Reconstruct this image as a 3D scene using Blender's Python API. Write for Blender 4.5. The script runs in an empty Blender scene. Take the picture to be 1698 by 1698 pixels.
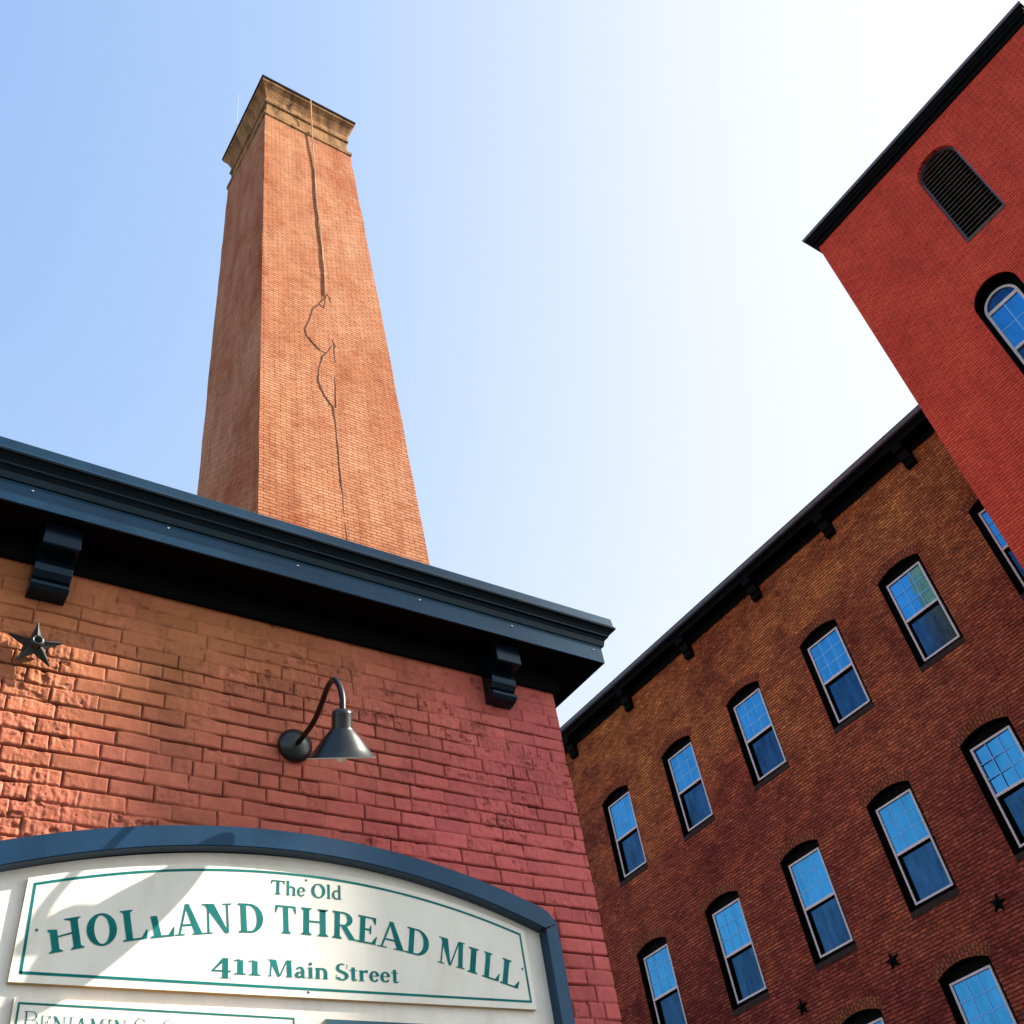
import bpy, bmesh, math, random
import numpy as np
from mathutils import Vector, Matrix

# ------------------------------------------------------------------ scene, camera, world, sun
scn = bpy.context.scene
COL = scn.collection
H = 1.6                      # eye height; all z below that end in "+H" were measured from the eye
ROT = [[0.8242, -0.5457, -0.1514], [0.2846, 0.6303, -0.7223], [0.4896, 0.5522, 0.6748]]
right = Vector(ROT[0]).normalized()
back = -Vector(ROT[2]).normalized()
up = back.cross(right).normalized()
right = up.cross(back).normalized()
cd = bpy.data.cameras.new('camera')
cam = bpy.data.objects.new('camera', cd)
COL.objects.link(cam)
cam.matrix_world = Matrix(((right.x, up.x, back.x, 0), (right.y, up.y, back.y, 0), (right.z, up.z, back.z, H), (0, 0, 0, 1)))
cd.sensor_width = 36.0
cd.lens = 36.0 * 1724.5 / 1698.0
cd.clip_start = 0.05
cd.clip_end = 2000
scn.camera = cam

SUN = Vector((2.4, -1.0, 2.1)).normalized()
w = bpy.data.worlds.new('World')
scn.world = w
w.use_nodes = True
nt = w.node_tree
sky = nt.nodes.new('ShaderNodeTexSky')
sky.sky_type = 'NISHITA'
sky.sun_disc = False
sky.sun_elevation = math.asin(SUN.z)
sky.sun_rotation = math.atan2(SUN.x, SUN.y)
sky.altitude = 0
sky.air_density = 1.0
sky.dust_density = 1.4
sky.ozone_density = 0.7
bg = nt.nodes['Background']
bg.inputs['Strength'].default_value = 0.12
tint = nt.nodes.new('ShaderNodeMix'); tint.data_type = 'RGBA'; tint.blend_type = 'MULTIPLY'; tint.inputs[0].default_value = 1.0
tint.inputs[7].default_value = (0.89, 0.96, 0.97, 1)
nt.links.new(sky.outputs[0], tint.inputs[6])
# thin high haze: bright parts of the sky lose their colour, with faint uneven veils
lum = nt.nodes.new('ShaderNodeRGBToBW'); nt.links.new(tint.outputs[2], lum.inputs[0])
tcw = nt.nodes.new('ShaderNodeTexCoord'); mpw = nt.nodes.new('ShaderNodeMapping'); mpw.inputs['Scale'].default_value = (1.0, 2.4, 1.4); mpw.inputs['Rotation'].default_value = (0.3, 0.4, 0.6)
nt.links.new(tcw.outputs['Generated'], mpw.inputs['Vector'])
nzw = nt.nodes.new('ShaderNodeTexNoise'); nzw.inputs['Scale'].default_value = 2.2; nzw.inputs['Detail'].default_value = 5; nt.links.new(mpw.outputs[0], nzw.inputs['Vector'])
mrw = nt.nodes.new('ShaderNodeMapRange'); mrw.inputs['From Min'].default_value = 0.95; mrw.inputs['From Max'].default_value = 2.4; mrw.inputs['To Min'].default_value = 0.0; mrw.inputs['To Max'].default_value = 0.82
nt.links.new(lum.outputs[0], mrw.inputs['Value'])
mrn = nt.nodes.new('ShaderNodeMapRange'); mrn.inputs['From Min'].default_value = 0.40; mrn.inputs['From Max'].default_value = 0.75; mrn.inputs['To Max'].default_value = 0.30
nt.links.new(nzw.outputs['Fac'], mrn.inputs['Value'])
mxw = nt.nodes.new('ShaderNodeMath'); mxw.operation = 'MAXIMUM'; nt.links.new(mrw.outputs[0], mxw.inputs[0]); nt.links.new(mrn.outputs[0], mxw.inputs[1])
hz = nt.nodes.new('ShaderNodeMix'); hz.data_type = 'RGBA'
nt.links.new(mxw.outputs[0], hz.inputs[0]); nt.links.new(tint.outputs[2], hz.inputs[6])
whw = nt.nodes.new('ShaderNodeVectorMath'); whw.operation = 'SCALE'; whw.inputs[0].default_value = (0.985, 1.005, 1.0); nt.links.new(lum.outputs[0], whw.inputs['Scale'])
nt.links.new(whw.outputs[0], hz.inputs[7])
# the haze spreads the sun's glow: soft upper limit on its brightness
def wm(op, a, b):
    n_ = nt.nodes.new('ShaderNodeMath'); n_.operation = op
    for s_, v_ in ((n_.inputs[0], a), (n_.inputs[1], b)):
        if isinstance(v_, float): s_.default_value = v_
        else: nt.links.new(v_, s_)
    return n_.outputs[0]
kn = wm('DIVIDE', 1.0, wm('POWER', wm('ADD', wm('POWER', wm('DIVIDE', lum.outputs[0], 2.3), 4.0), 1.0), 0.25))
fin = nt.nodes.new('ShaderNodeVectorMath'); fin.operation = 'SCALE'; nt.links.new(hz.outputs[2], fin.inputs[0]); kc = nt.nodes.new('ShaderNodeMapRange'); kc.inputs['From Min'].default_value = 5.5; kc.inputs['From Max'].default_value = 16.0; kc.inputs['To Max'].default_value = 0.85; nt.links.new(lum.outputs[0], kc.inputs['Value'])
nt.links.new(wm('MINIMUM', wm('ADD', kn, kc.outputs[0]), 1.0), fin.inputs['Scale'])
nt.links.new(fin.outputs[0], bg.inputs['Color'])

sd = bpy.data.lights.new('sun', 'SUN')
sd.energy = 3.3
sd.angle = math.radians(0.5)
sd.color = (1.0, 0.92, 0.80)
so = bpy.data.objects.new('sun', sd)
COL.objects.link(so)
so.rotation_euler = (-SUN).to_track_quat('-Z', 'Y').to_euler()
so.location = (30, -12, 30)

scn.view_settings.view_transform = 'Standard'
scn.view_settings.look = 'None'
scn.view_settings.gamma = 1
scn.view_settings.exposure = 1.97

random.seed(7)

# ------------------------------------------------------------------ helpers
class MB:
    """collects faces; UVs are metres along the wall, chosen by each face's direction"""
    def __init__(self):
        self.v = []; self.f = []; self.m = []
    def face(self, pts, m=0):
        i = len(self.v)
        self.v += [tuple(p) for p in pts]
        self.f.append(tuple(range(i, i + len(pts)))); self.m.append(m)
    def box(self, x0, x1, y0, y1, z0, z1, m=0):
        i = len(self.v)
        self.v += [(x0, y0, z0), (x1, y0, z0), (x1, y1, z0), (x0, y1, z0), (x0, y0, z1), (x1, y0, z1), (x1, y1, z1), (x0, y1, z1)]
        for q in ((0, 3, 2, 1), (4, 5, 6, 7), (0, 1, 5, 4), (1, 2, 6, 5), (2, 3, 7, 6), (3, 0, 4, 7)):
            self.f.append(tuple(i + k for k in q)); self.m.append(m)
    def loft(self, rings, m=0, closed=True, cap0=True, cap1=True):
        i = len(self.v); n = len(rings[0])
        for r in rings: self.v += [tuple(p) for p in r]
        for a in range(len(rings) - 1):
            for b in range(n if closed else n - 1):
                c = (b + 1) % n
                self.f.append((i + a * n + b, i + a * n + c, i + (a + 1) * n + c, i + (a + 1) * n + b)); self.m.append(m)
        if cap0: self.f.append(tuple(i + b for b in reversed(range(n)))); self.m.append(m)
        if cap1: self.f.append(tuple(i + (len(rings) - 1) * n + b for b in range(n))); self.m.append(m)
    def tube(self, pts, r, n=8, m=0):
        pts = [Vector(p) for p in pts]; rings = []
        ref = Vector((0.31, 0.2, 0.93)).normalized()
        for k, p in enumerate(pts):
            t = (pts[min(k + 1, len(pts) - 1)] - pts[max(k - 1, 0)]).normalized()
            a = t.cross(ref).normalized(); b = t.cross(a).normalized()
            rr = r[k] if isinstance(r, (list, tuple)) else r
            rings.append([p + (a * math.cos(2 * math.pi * j / n) + b * math.sin(2 * math.pi * j / n)) * rr for j in range(n)])
        self.loft(rings, m)
    def build(self, name, mats, parent=None, loc=(0, 0, 0), smooth=False, bevel=0):
        me = bpy.data.meshes.new(name)
        L = Vector(loc)
        me.from_pydata([tuple(Vector(p) - L) for p in self.v], [], self.f)
        if not isinstance(mats, (list, tuple)): mats = [mats]
        for mm in mats: me.materials.append(mm)
        me.polygons.foreach_set('material_index', self.m)
        bm = bmesh.new(); bm.from_mesh(me)
        bmesh.ops.remove_doubles(bm, verts=bm.verts, dist=1e-5)
        bmesh.ops.recalc_face_normals(bm, faces=bm.faces)
        uv = bm.loops.layers.uv.new('UVMap')
        for f in bm.faces:
            n = f.normal
            for l in f.loops:
                p = l.vert.co + L
                if abs(n.x) > abs(n.y) and abs(n.x) > abs(n.z) * 0.7: l[uv].uv = (p.y, p.z)
                elif abs(n.y) > abs(n.z) * 0.7: l[uv].uv = (p.x, p.z)
                else: l[uv].uv = (p.x, p.y)
            f.smooth = smooth
        bm.to_mesh(me); bm.free()
        o = bpy.data.objects.new(name, me); COL.objects.link(o)
        if parent is not None:
            o.parent = parent
            o.location = L - world_loc(parent)
        else: o.location = L
        if bevel:
            b = o.modifiers.new('bevel', 'BEVEL'); b.width = bevel; b.segments = 2; b.limit_method = 'ANGLE'; b.angle_limit = math.radians(40)
        return o

def world_loc(o):
    p = Vector((0, 0, 0))
    while o is not None:
        p += o.location; o = o.parent
    return p

def thing(name, label, cat, loc, group=None):
    o = bpy.data.objects.new(name, None); COL.objects.link(o)
    o.location = loc; o.empty_display_size = 0.3
    return tag(o, label, cat, group)

def tag(o, label, cat, group=None):
    o['label'] = label; o['category'] = cat
    if group: o['group'] = group
    return o

def copy_tree(o, parent):
    c = o.copy(); COL.objects.link(c); c.parent = parent
    for ch in list(o.children): copy_tree(ch, c)
    return c

# ------------------------------------------------------------------ materials
def mat(name, color=(0.5, 0.5, 0.5), rough=0.6, metal=0.0, spec=0.5, stint=None):
    m = bpy.data.materials.new(name); m.use_nodes = True
    p = m.node_tree.nodes['Principled BSDF']
    p.inputs['Base Color'].default_value = (*color, 1)
    p.inputs['Roughness'].default_value = rough
    p.inputs['Metallic'].default_value = metal
    p.inputs['Specular IOR Level'].default_value = spec
    if stint: p.inputs['Specular Tint'].default_value = (*stint, 1)
    return m, m.node_tree, p

def N(nt, t, **kw):
    n = nt.nodes.new(t)
    for k, v in kw.items():
        if k in n.inputs: n.inputs[k].default_value = v
        else: setattr(n, k, v)
    return n

def noise(nt, vec, scale, detail=4, rough=0.6, stretch=None):
    n = N(nt, 'ShaderNodeTexNoise'); n.inputs['Scale'].default_value = scale
    n.inputs['Detail'].default_value = detail; n.inputs['Roughness'].default_value = rough
    if stretch:
        mp = N(nt, 'ShaderNodeMapping'); mp.inputs['Scale'].default_value = stretch
        nt.links.new(vec, mp.inputs['Vector']); vec = mp.outputs[0]
    nt.links.new(vec, n.inputs['Vector'])
    return n.outputs['Fac']

def ramp(nt, fac, stops):
    r = N(nt, 'ShaderNodeValToRGB')
    e = r.color_ramp.elements
    while len(e) < len(stops): e.new(0.5)
    for k, (p, c) in enumerate(stops):
        e[k].position = p; e[k].color = (*c, 1) if len(c) == 3 else c
    nt.links.new(fac, r.inputs[0]); return r.outputs[0]

def mix(nt, a, b, fac, mode='MIX'):
    n = N(nt, 'ShaderNodeMix', data_type='RGBA', blend_type=mode)
    for s, v in ((n.inputs[6], a), (n.inputs[7], b)):
        if isinstance(v, tuple): s.default_value = (*v, 1)
        else: nt.links.new(v, s)
    if isinstance(fac, float): n.inputs[0].default_value = fac
    else: nt.links.new(fac, n.inputs[0])
    return n.outputs[2]

def bump(nt, h, dist, strength=1.0, normal=None):
    b = N(nt, 'ShaderNodeBump'); b.inputs['Distance'].default_value = dist; b.inputs['Strength'].default_value = strength
    nt.links.new(h, b.inputs['Height'])
    if normal is not None: nt.links.new(normal, b.inputs['Normal'])
    return b.outputs[0]

def uvnode(nt): return N(nt, 'ShaderNodeUVMap').outputs[0]
def objco(nt): return N(nt, 'ShaderNodeTexCoord').outputs['Object']

def brick_mat(name, c1, c2, mortar, patches, bw=0.2, rh=0.069, ms=0.007, mdist=0.006, pn=None, rough=0.85, warp=0.006, height=None, spec=0.08, rows=0.0, rw=0.016):
    m, nt, p = mat(name, rough=rough, spec=spec)
    uv = uvnode(nt)
    # slightly wandering courses
    wn = N(nt, 'ShaderNodeTexNoise'); wn.inputs['Scale'].default_value = 3.0; nt.links.new(uv, wn.inputs['Vector'])
    sub = N(nt, 'ShaderNodeVectorMath', operation='SUBTRACT'); nt.links.new(wn.outputs['Color'], sub.inputs[0]); sub.inputs[1].default_value = (0.5, 0.5, 0.5)
    sc = N(nt, 'ShaderNodeVectorMath', operation='SCALE'); nt.links.new(sub.outputs[0], sc.inputs[0]); sc.inputs['Scale'].default_value = warp * 2
    ad = N(nt, 'ShaderNodeVectorMath', operation='ADD'); nt.links.new(uv, ad.inputs[0]); nt.links.new(sc.outputs[0], ad.inputs[1])
    b = N(nt, 'ShaderNodeTexBrick')
    b.inputs['Scale'].default_value = 1.0; b.inputs['Brick Width'].default_value = bw; b.inputs['Row Height'].default_value = rh
    b.inputs['Mortar Size'].default_value = ms; b.inputs['Mortar Smooth'].default_value = 0.35; b.inputs['Bias'].default_value = -0.1
    b.offset = 0.5; b.squash = 1.0
    b.inputs['Color1'].default_value = (*c1, 1); b.inputs['Color2'].default_value = (*c2, 1); b.inputs['Mortar'].default_value = (*mortar, 1)
    nt.links.new(ad.outputs[0], b.inputs['Vector'])
    col = b.outputs['Color']
    for (scale, stretch, stops, mode, f) in patches:
        n = noise(nt, uv, scale, 6, 0.65, stretch)
        col = mix(nt, col, ramp(nt, n, stops), f, mode)
    if rows:                          # bed joints read darker than the thin cross joints
        b2 = N(nt, 'ShaderNodeTexBrick'); b2.inputs['Scale'].default_value = 1.0; b2.inputs['Brick Width'].default_value = 900.0; b2.inputs['Row Height'].default_value = rh
        b2.inputs['Mortar Size'].default_value = rw; b2.inputs['Mortar Smooth'].default_value = 0.6
        nt.links.new(ad.outputs[0], b2.inputs['Vector'])
        rn = ramp(nt, noise(nt, uv, 2.2, 4, 0.6), [(0.35, (0.35,) * 3), (0.6, (1, 1, 1))])
        fm = N(nt, 'ShaderNodeMath', operation='MULTIPLY'); nt.links.new(b2.outputs['Fac'], fm.inputs[0]); nt.links.new(rn, fm.inputs[1])
        fm2 = N(nt, 'ShaderNodeMath', operation='MULTIPLY'); nt.links.new(fm.outputs[0], fm2.inputs[0]); fm2.inputs[1].default_value = rows
        col = mix(nt, col, tuple(x * 0.8 for x in mortar), fm2.outputs[0])
    if height:                       # oranger towards the upper storeys, darker and more maroon below
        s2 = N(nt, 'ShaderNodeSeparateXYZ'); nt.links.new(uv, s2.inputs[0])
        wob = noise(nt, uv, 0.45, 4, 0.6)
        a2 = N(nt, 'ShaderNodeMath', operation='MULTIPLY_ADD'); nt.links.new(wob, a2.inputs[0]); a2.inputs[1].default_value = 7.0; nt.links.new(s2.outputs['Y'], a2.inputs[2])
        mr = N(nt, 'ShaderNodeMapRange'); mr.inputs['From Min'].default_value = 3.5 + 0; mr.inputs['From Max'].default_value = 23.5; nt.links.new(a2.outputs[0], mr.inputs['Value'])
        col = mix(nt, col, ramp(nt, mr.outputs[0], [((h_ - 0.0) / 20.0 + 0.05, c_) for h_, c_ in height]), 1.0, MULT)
    nt.links.new(col, p.inputs['Base Color'])
    inv = N(nt, 'ShaderNodeMath', operation='SUBTRACT'); inv.inputs[0].default_value = 1.0; nt.links.new(b.outputs['Fac'], inv.inputs[1])
    bn = bump(nt, inv.outputs[0], mdist, 1.0)
    bn = bump(nt, noise(nt, uv, 60, 4, 0.7), 0.004, 0.6, bn)
    bn = bump(nt, noise(nt, uv, 9, 3, 0.6), 0.012, 0.5, bn)
    nt.links.new(bn, p.inputs['Normal'])
    return m

MULT = 'MULTIPLY'
M = {}
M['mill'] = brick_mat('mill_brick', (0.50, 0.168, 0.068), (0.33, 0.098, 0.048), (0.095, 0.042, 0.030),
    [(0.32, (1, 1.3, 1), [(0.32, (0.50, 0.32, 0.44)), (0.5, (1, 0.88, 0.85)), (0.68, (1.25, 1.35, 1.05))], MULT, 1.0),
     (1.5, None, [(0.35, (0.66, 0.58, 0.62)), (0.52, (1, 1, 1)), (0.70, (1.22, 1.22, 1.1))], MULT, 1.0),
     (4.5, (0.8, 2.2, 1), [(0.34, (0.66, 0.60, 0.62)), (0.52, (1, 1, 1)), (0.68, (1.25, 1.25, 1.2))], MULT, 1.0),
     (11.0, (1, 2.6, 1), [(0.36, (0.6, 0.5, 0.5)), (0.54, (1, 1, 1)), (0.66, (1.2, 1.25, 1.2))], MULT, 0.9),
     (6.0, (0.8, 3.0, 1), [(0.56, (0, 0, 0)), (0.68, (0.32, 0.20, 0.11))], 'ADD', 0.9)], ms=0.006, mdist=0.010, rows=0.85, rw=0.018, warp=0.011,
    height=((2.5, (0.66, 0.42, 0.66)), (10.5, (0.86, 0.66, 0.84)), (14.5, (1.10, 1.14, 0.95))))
M['tower'] = brick_mat('tower_painted_brick', (0.74, 0.090, 0.054), (0.64, 0.073, 0.046), (0.36, 0.032, 0.018),
    [(0.5, None, [(0.35, (0.88, 0.8, 0.85)), (0.65, (1.08, 1.15, 1.05))], MULT, 1.0),
     (5.0, (1, 3, 1), [(0.36, (0.74, 0.68, 0.68)), (0.5, (1, 1, 1)), (0.66, (1.12, 1.15, 1.1))], MULT, 0.9),
     (1.1, (2.5, 0.6, 1), [(0.34, (0.84, 0.84, 0.84)), (0.5, (1, 1, 1)), (0.72, (1.05, 1.12, 1.12))], MULT, 0.9)], ms=0.005, mdist=0.006, rough=0.7, rows=0.75, rw=0.013)
M['chimney'] = brick_mat('chimney_brick', (0.55, 0.245, 0.125), (0.50, 0.197, 0.090), (0.20, 0.066, 0.034),
    [(0.42, (1, 0.8, 1), [(0.34, (0.80, 0.52, 0.40)), (0.5, (1, 1, 1)), (0.68, (1.12, 1.30, 1.45))], MULT, 1.0),
     (1.4, (2.2, 0.35, 1), [(0.34, (0.80, 0.66, 0.6)), (0.52, (1, 1, 1)), (0.7, (1.10, 1.16, 1.2))], MULT, 1.0),
     (4.0, (1, 1.6, 1), [(0.33, (0.74, 0.62, 0.56)), (0.52, (1, 1, 1))], MULT, 0.9),
     (13.0, (1, 2, 1), [(0.33, (0.62, 0.5, 0.45)), (0.44, (1, 1, 1))], MULT, 0.9)], ms=0.007, rows=0.7, rw=0.015)
M['cap'] = brick_mat('chimney_cap_brick', (0.42, 0.225, 0.105), (0.35, 0.175, 0.080), (0.20, 0.11, 0.06),
    [(1.3, (3, 0.6, 1), [(0.36, (0.36, 0.37, 0.34)), (0.52, (1, 1, 0.95)), (0.68, (1.4, 1.45, 1.3))], MULT, 1.0),
     (0.9, None, [(0.36, (0.7, 0.5, 0.35)), (0.5, (1, 1, 1))], MULT, 0.9)], rows=0.5)
M['arch_brick'] = brick_mat('arch_brick', (0.32, 0.085, 0.038), (0.22, 0.054, 0.028), (0.09, 0.035, 0.025),
    [(1.5, None, [(0.35, (0.6, 0.55, 0.55)), (0.52, (1, 1, 1)), (0.70, (1.25, 1.25, 1.15))], MULT, 1.0)], bw=0.105, rh=0.072, ms=0.012, warp=0.002)
M['plain_paint_brick'] = brick_mat('painted_brick_flat', (0.33, 0.075, 0.066), (0.29, 0.066, 0.058), (0.13, 0.03, 0.028),
    [(0.8, None, [(0.35, (0.85, 0.9, 0.8)), (0.65, (1.05, 1.1, 1.05))], MULT, 1.0)], bw=0.19, ms=0.006)

# painted brick of the near wall: relief is real geometry, the colour carries tone, wear and dirt
m, nt, p = mat('painted_brick', rough=0.6, spec=0.14)
co = objco(nt)
at = N(nt, 'ShaderNodeAttribute', attribute_name='wear')
sep = N(nt, 'ShaderNodeSeparateColor'); nt.links.new(at.outputs['Color'], sep.inputs[0])
big = noise(nt, co, 0.55, 3, 0.5)
sx = N(nt, 'ShaderNodeSeparateXYZ'); nt.links.new(co, sx.inputs[0])
# browner towards the left end and the top, mauve red towards the right
e1 = N(nt, 'ShaderNodeMapRange'); e1.inputs['From Min'].default_value = 1.0; e1.inputs['From Max'].default_value = 2.9; nt.links.new(sx.outputs['X'], e1.inputs['Value'])
e2 = N(nt, 'ShaderNodeMapRange'); e2.inputs['From Min'].default_value = 3.7; e2.inputs['From Max'].default_value = 4.7; e2.inputs['To Max'].default_value = 0.75; nt.links.new(sx.outputs['Z'], e2.inputs['Value'])
q1 = N(nt, 'ShaderNodeMath', operation='SUBTRACT'); nt.links.new(e1.outputs[0], q1.inputs[0]); nt.links.new(e2.outputs[0], q1.inputs[1])
q2 = N(nt, 'ShaderNodeMath', operation='ADD'); nt.links.new(q1.outputs[0], q2.inputs[0]); nt.links.new(big, q2.inputs[1])
c = ramp(nt, q2.outputs[0], [(0.15, (0.50, 0.165, 0.080)), (0.6, (0.52, 0.140, 0.092)), (1.0, (0.56, 0.112, 0.103))])
c = mix(nt, c, ramp(nt, noise(nt, co, 2.3, 5, 0.6), [(0.36, (0.84, 0.82, 0.82)), (0.62, (1.08, 1.12, 1.1))]), 0.9, MULT)
c = mix(nt, c, ramp(nt, noise(nt, co, 22, 5, 0.7), [(0.36, (0.86, 0.84, 0.84)), (0.6, (1.05, 1.06, 1.06))]), 0.8, MULT)
# brown-olive grime towards the left, under the star and above the sign
gx = N(nt, 'ShaderNodeMapRange'); gx.inputs['From Min'].default_value = 2.3; gx.inputs['From Max'].default_value = 1.1; gx.clamp = True; nt.links.new(sx.outputs['X'], gx.inputs['Value'])
gm2 = N(nt, 'ShaderNodeMath', operation='MULTIPLY'); nt.links.new(gx.outputs[0], gm2.inputs[0])
gr_ = ramp(nt, noise(nt, co, 1.9, 6, 0.7), [(0.40, (0, 0, 0)), (0.62, (1, 1, 1))]); nt.links.new(gr_, gm2.inputs[1])
c = mix(nt, c, mix(nt, c, (0.80, 0.86, 0.70), 1.0, MULT), gm2.outputs[0])
c = mix(nt, c, ramp(nt, noise(nt, co, 7.5, 6, 0.75, (1, 1, 0.45)), [(0.30, (0.62, 0.56, 0.55)), (0.44, (1, 1, 1))]), 0.75, MULT)
tone = ramp(nt, sep.outputs['Green'], [(0.0, (0.86, 0.86, 0.86)), (1.0, (1.12, 1.12, 1.12))])
c = mix(nt, c, tone, 1.0, MULT)
c = mix(nt, c, (0.060, 0.014, 0.012), sep.outputs['Red'])          # unpainted gaps and dirt in the joints
c = mix(nt, c, (0.50, 0.27, 0.20), sep.outputs['Blue'])            # flaked spots
nt.links.new(c, p.inputs['Base Color'])
bn = bump(nt, noise(nt, co, 130, 4, 0.7), 0.0022, 0.55)
bn = bump(nt, noise(nt, co, 30, 3, 0.6), 0.004, 0.5, bn)
nt.links.new(bn, p.inputs['Normal'])
M['paintbrick'] = m

def paint(name, color, rough, spec=0.5, bumpy=0.0, scale=12, vary=0.25, stint=None):
    m, nt, p = mat(name, color, rough, 0, spec, stint)
    co = objco(nt)
    lo = tuple(max(0, x * (1 - vary)) for x in color); hi = tuple(x * (1 + vary) for x in color)
    nt.links.new(ramp(nt, noise(nt, co, scale, 5, 0.65), [(0.35, lo), (0.65, hi)]), p.inputs['Base Color'])
    r = N(nt, 'ShaderNodeMapRange'); r.inputs['To Min'].default_value = rough * 0.8; r.inputs['To Max'].default_value = min(1, rough * 1.3)
    nt.links.new(noise(nt, co, scale * 0.6, 3), r.inputs['Value']); nt.links.new(r.outputs[0], p.inputs['Roughness'])
    if bumpy: nt.links.new(bump(nt, noise(nt, co, scale * 2, 4), bumpy, 0.6), p.inputs['Normal'])
    return m

M['navy'] = paint('black_blue_gloss_paint', (0.006, 0.022, 0.044), 0.22, 0.62, 0.001, 3, 0.35, (0.26, 0.62, 1.0))  # cornice trim, with the reflected sky put into its colour as blue
M['black'] = paint('black_paint', (0.0022, 0.0022, 0.0026), 0.6, 0.06, 0.002, 6)
M['black_gloss'] = paint('black_gloss_paint', (0.004, 0.006, 0.010), 0.25, 0.4, 0.001, 5)
M['navy_dark'] = paint('dark_bracket_paint', (0.003, 0.006, 0.011), 0.22, 0.42, 0.001, 3, 0.25, (0.4, 0.7, 1.0))
M['crown_black'] = paint('black_blue_crown_paint', (0.002, 0.003, 0.005), 0.16, 0.30, 0.001, 3, 0.25, (0.5, 0.8, 1.0))  # same cornice trim, darkened for the cove that mirrors less sky
M['frame_blue'] = paint('sign_frame_blue_black', (0.006, 0.025, 0.058), 0.25, 0.62, 0.001, 3, 0.25, (0.32, 0.66, 1.0))
M['gutter'] = paint('gutter_metal', (0.05, 0.055, 0.09), 0.35, 0.8, 0.001, 5)
M['white_vinyl'] = paint('white_vinyl', (0.66, 0.60, 0.62), 0.45, 0.4, 0, 8, 0.08)
M['muntin'] = paint('muntin_bar', (0.14, 0.50, 0.98), 0.5, 0.4, 0, 8, 0.05)
M['board'] = paint('cream_board', (0.82, 0.79, 0.71), 0.5, 0.35, 0.001, 5, 0.05)
M['panel'] = paint('white_sign_panel', (0.78, 0.755, 0.66), 0.42, 0.4, 0.0008, 4, 0.04)
for nm in ('board', 'panel'):
    nt_ = M[nm].node_tree; p_ = nt_.nodes['Principled BSDF']; src = p_.inputs['Base Color'].links[0].from_socket
    co_s = objco(nt_)
    g1 = ramp(nt_, noise(nt_, co_s, 3.2, 6, 0.7, (1.6, 1, 0.5)), [(0.34, (0.86, 0.84, 0.79)), (0.52, (1, 1, 1))])
    g2 = ramp(nt_, noise(nt_, co_s, 60, 3, 0.6), [(0.24, (0.72, 0.70, 0.66)), (0.32, (1, 1, 1))])
    nt_.links.new(mix(nt_, mix(nt_, src, g1, 0.9, MULT), g2, 0.5, MULT), p_.inputs['Base Color'])
M['panel_edge'] = paint('panel_wood_edge', (0.50, 0.33, 0.14), 0.6, 0.3, 0, 9, 0.2)
M['teal'] = paint('teal_lettering', (0.002, 0.155, 0.145), 0.6, 0.08, 0, 14, 0.2)
M['teal_thin'] = paint('green_thin_lettering', (0.01, 0.15, 0.13), 0.6, 0.1, 0, 14, 0.2)
M['teal_panel'] = paint('teal_sign_panel', (0.004, 0.075, 0.12), 0.4, 0.4, 0, 5, 0.1)
M['steel'] = mat('screw_steel', (0.8, 0.8, 0.82), 0.3, 0.9)[0]
M['iron'] = paint('black_iron', (0.010, 0.014, 0.013), 0.40, 0.6, 0.003, 30, 0.5)
M['lampblack'] = paint('lamp_black_enamel', (0.004, 0.007, 0.008), 0.30, 0.55, 0.0004, 6)
M['arm_black'] = paint('lamp_arm_black', (0.004, 0.005, 0.006), 0.42, 0.35, 0.0004, 6)
M['lampwhite'] = paint('lamp_inner_enamel', (0.75, 0.72, 0.66), 0.4, 0.5, 0, 8, 0.05)
M['bulb'] = paint('frosted_bulb', (0.75, 0.70, 0.52), 0.35, 0.5, 0, 8, 0.05)
M['cable'] = paint('old_copper_cable', (0.42, 0.28, 0.17), 0.7, 0.3, 0, 2, 0.4)
M['crack'] = paint('crack_dark', (0.10, 0.045, 0.030), 0.95, 0.1, 0, 3, 0.4)
M['roof'] = paint('roof_membrane', (0.05, 0.05, 0.052), 0.9, 0.2, 0.004, 4)
M['louver'] = paint('weathered_louver', (0.105, 0.085, 0.068), 0.8, 0.3, 0.002, 10, 0.35)
M['stone'] = paint('dark_sill', (0.030, 0.014, 0.012), 0.85, 0.3, 0.004, 9, 0.4)
M['asphalt'] = paint('asphalt', (0.05, 0.05, 0.05), 0.9, 0.3, 0.004, 2, 0.2)
M['interior'] = mat('dark_interior', (0.01, 0.01, 0.012), 0.9)[0]

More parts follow.
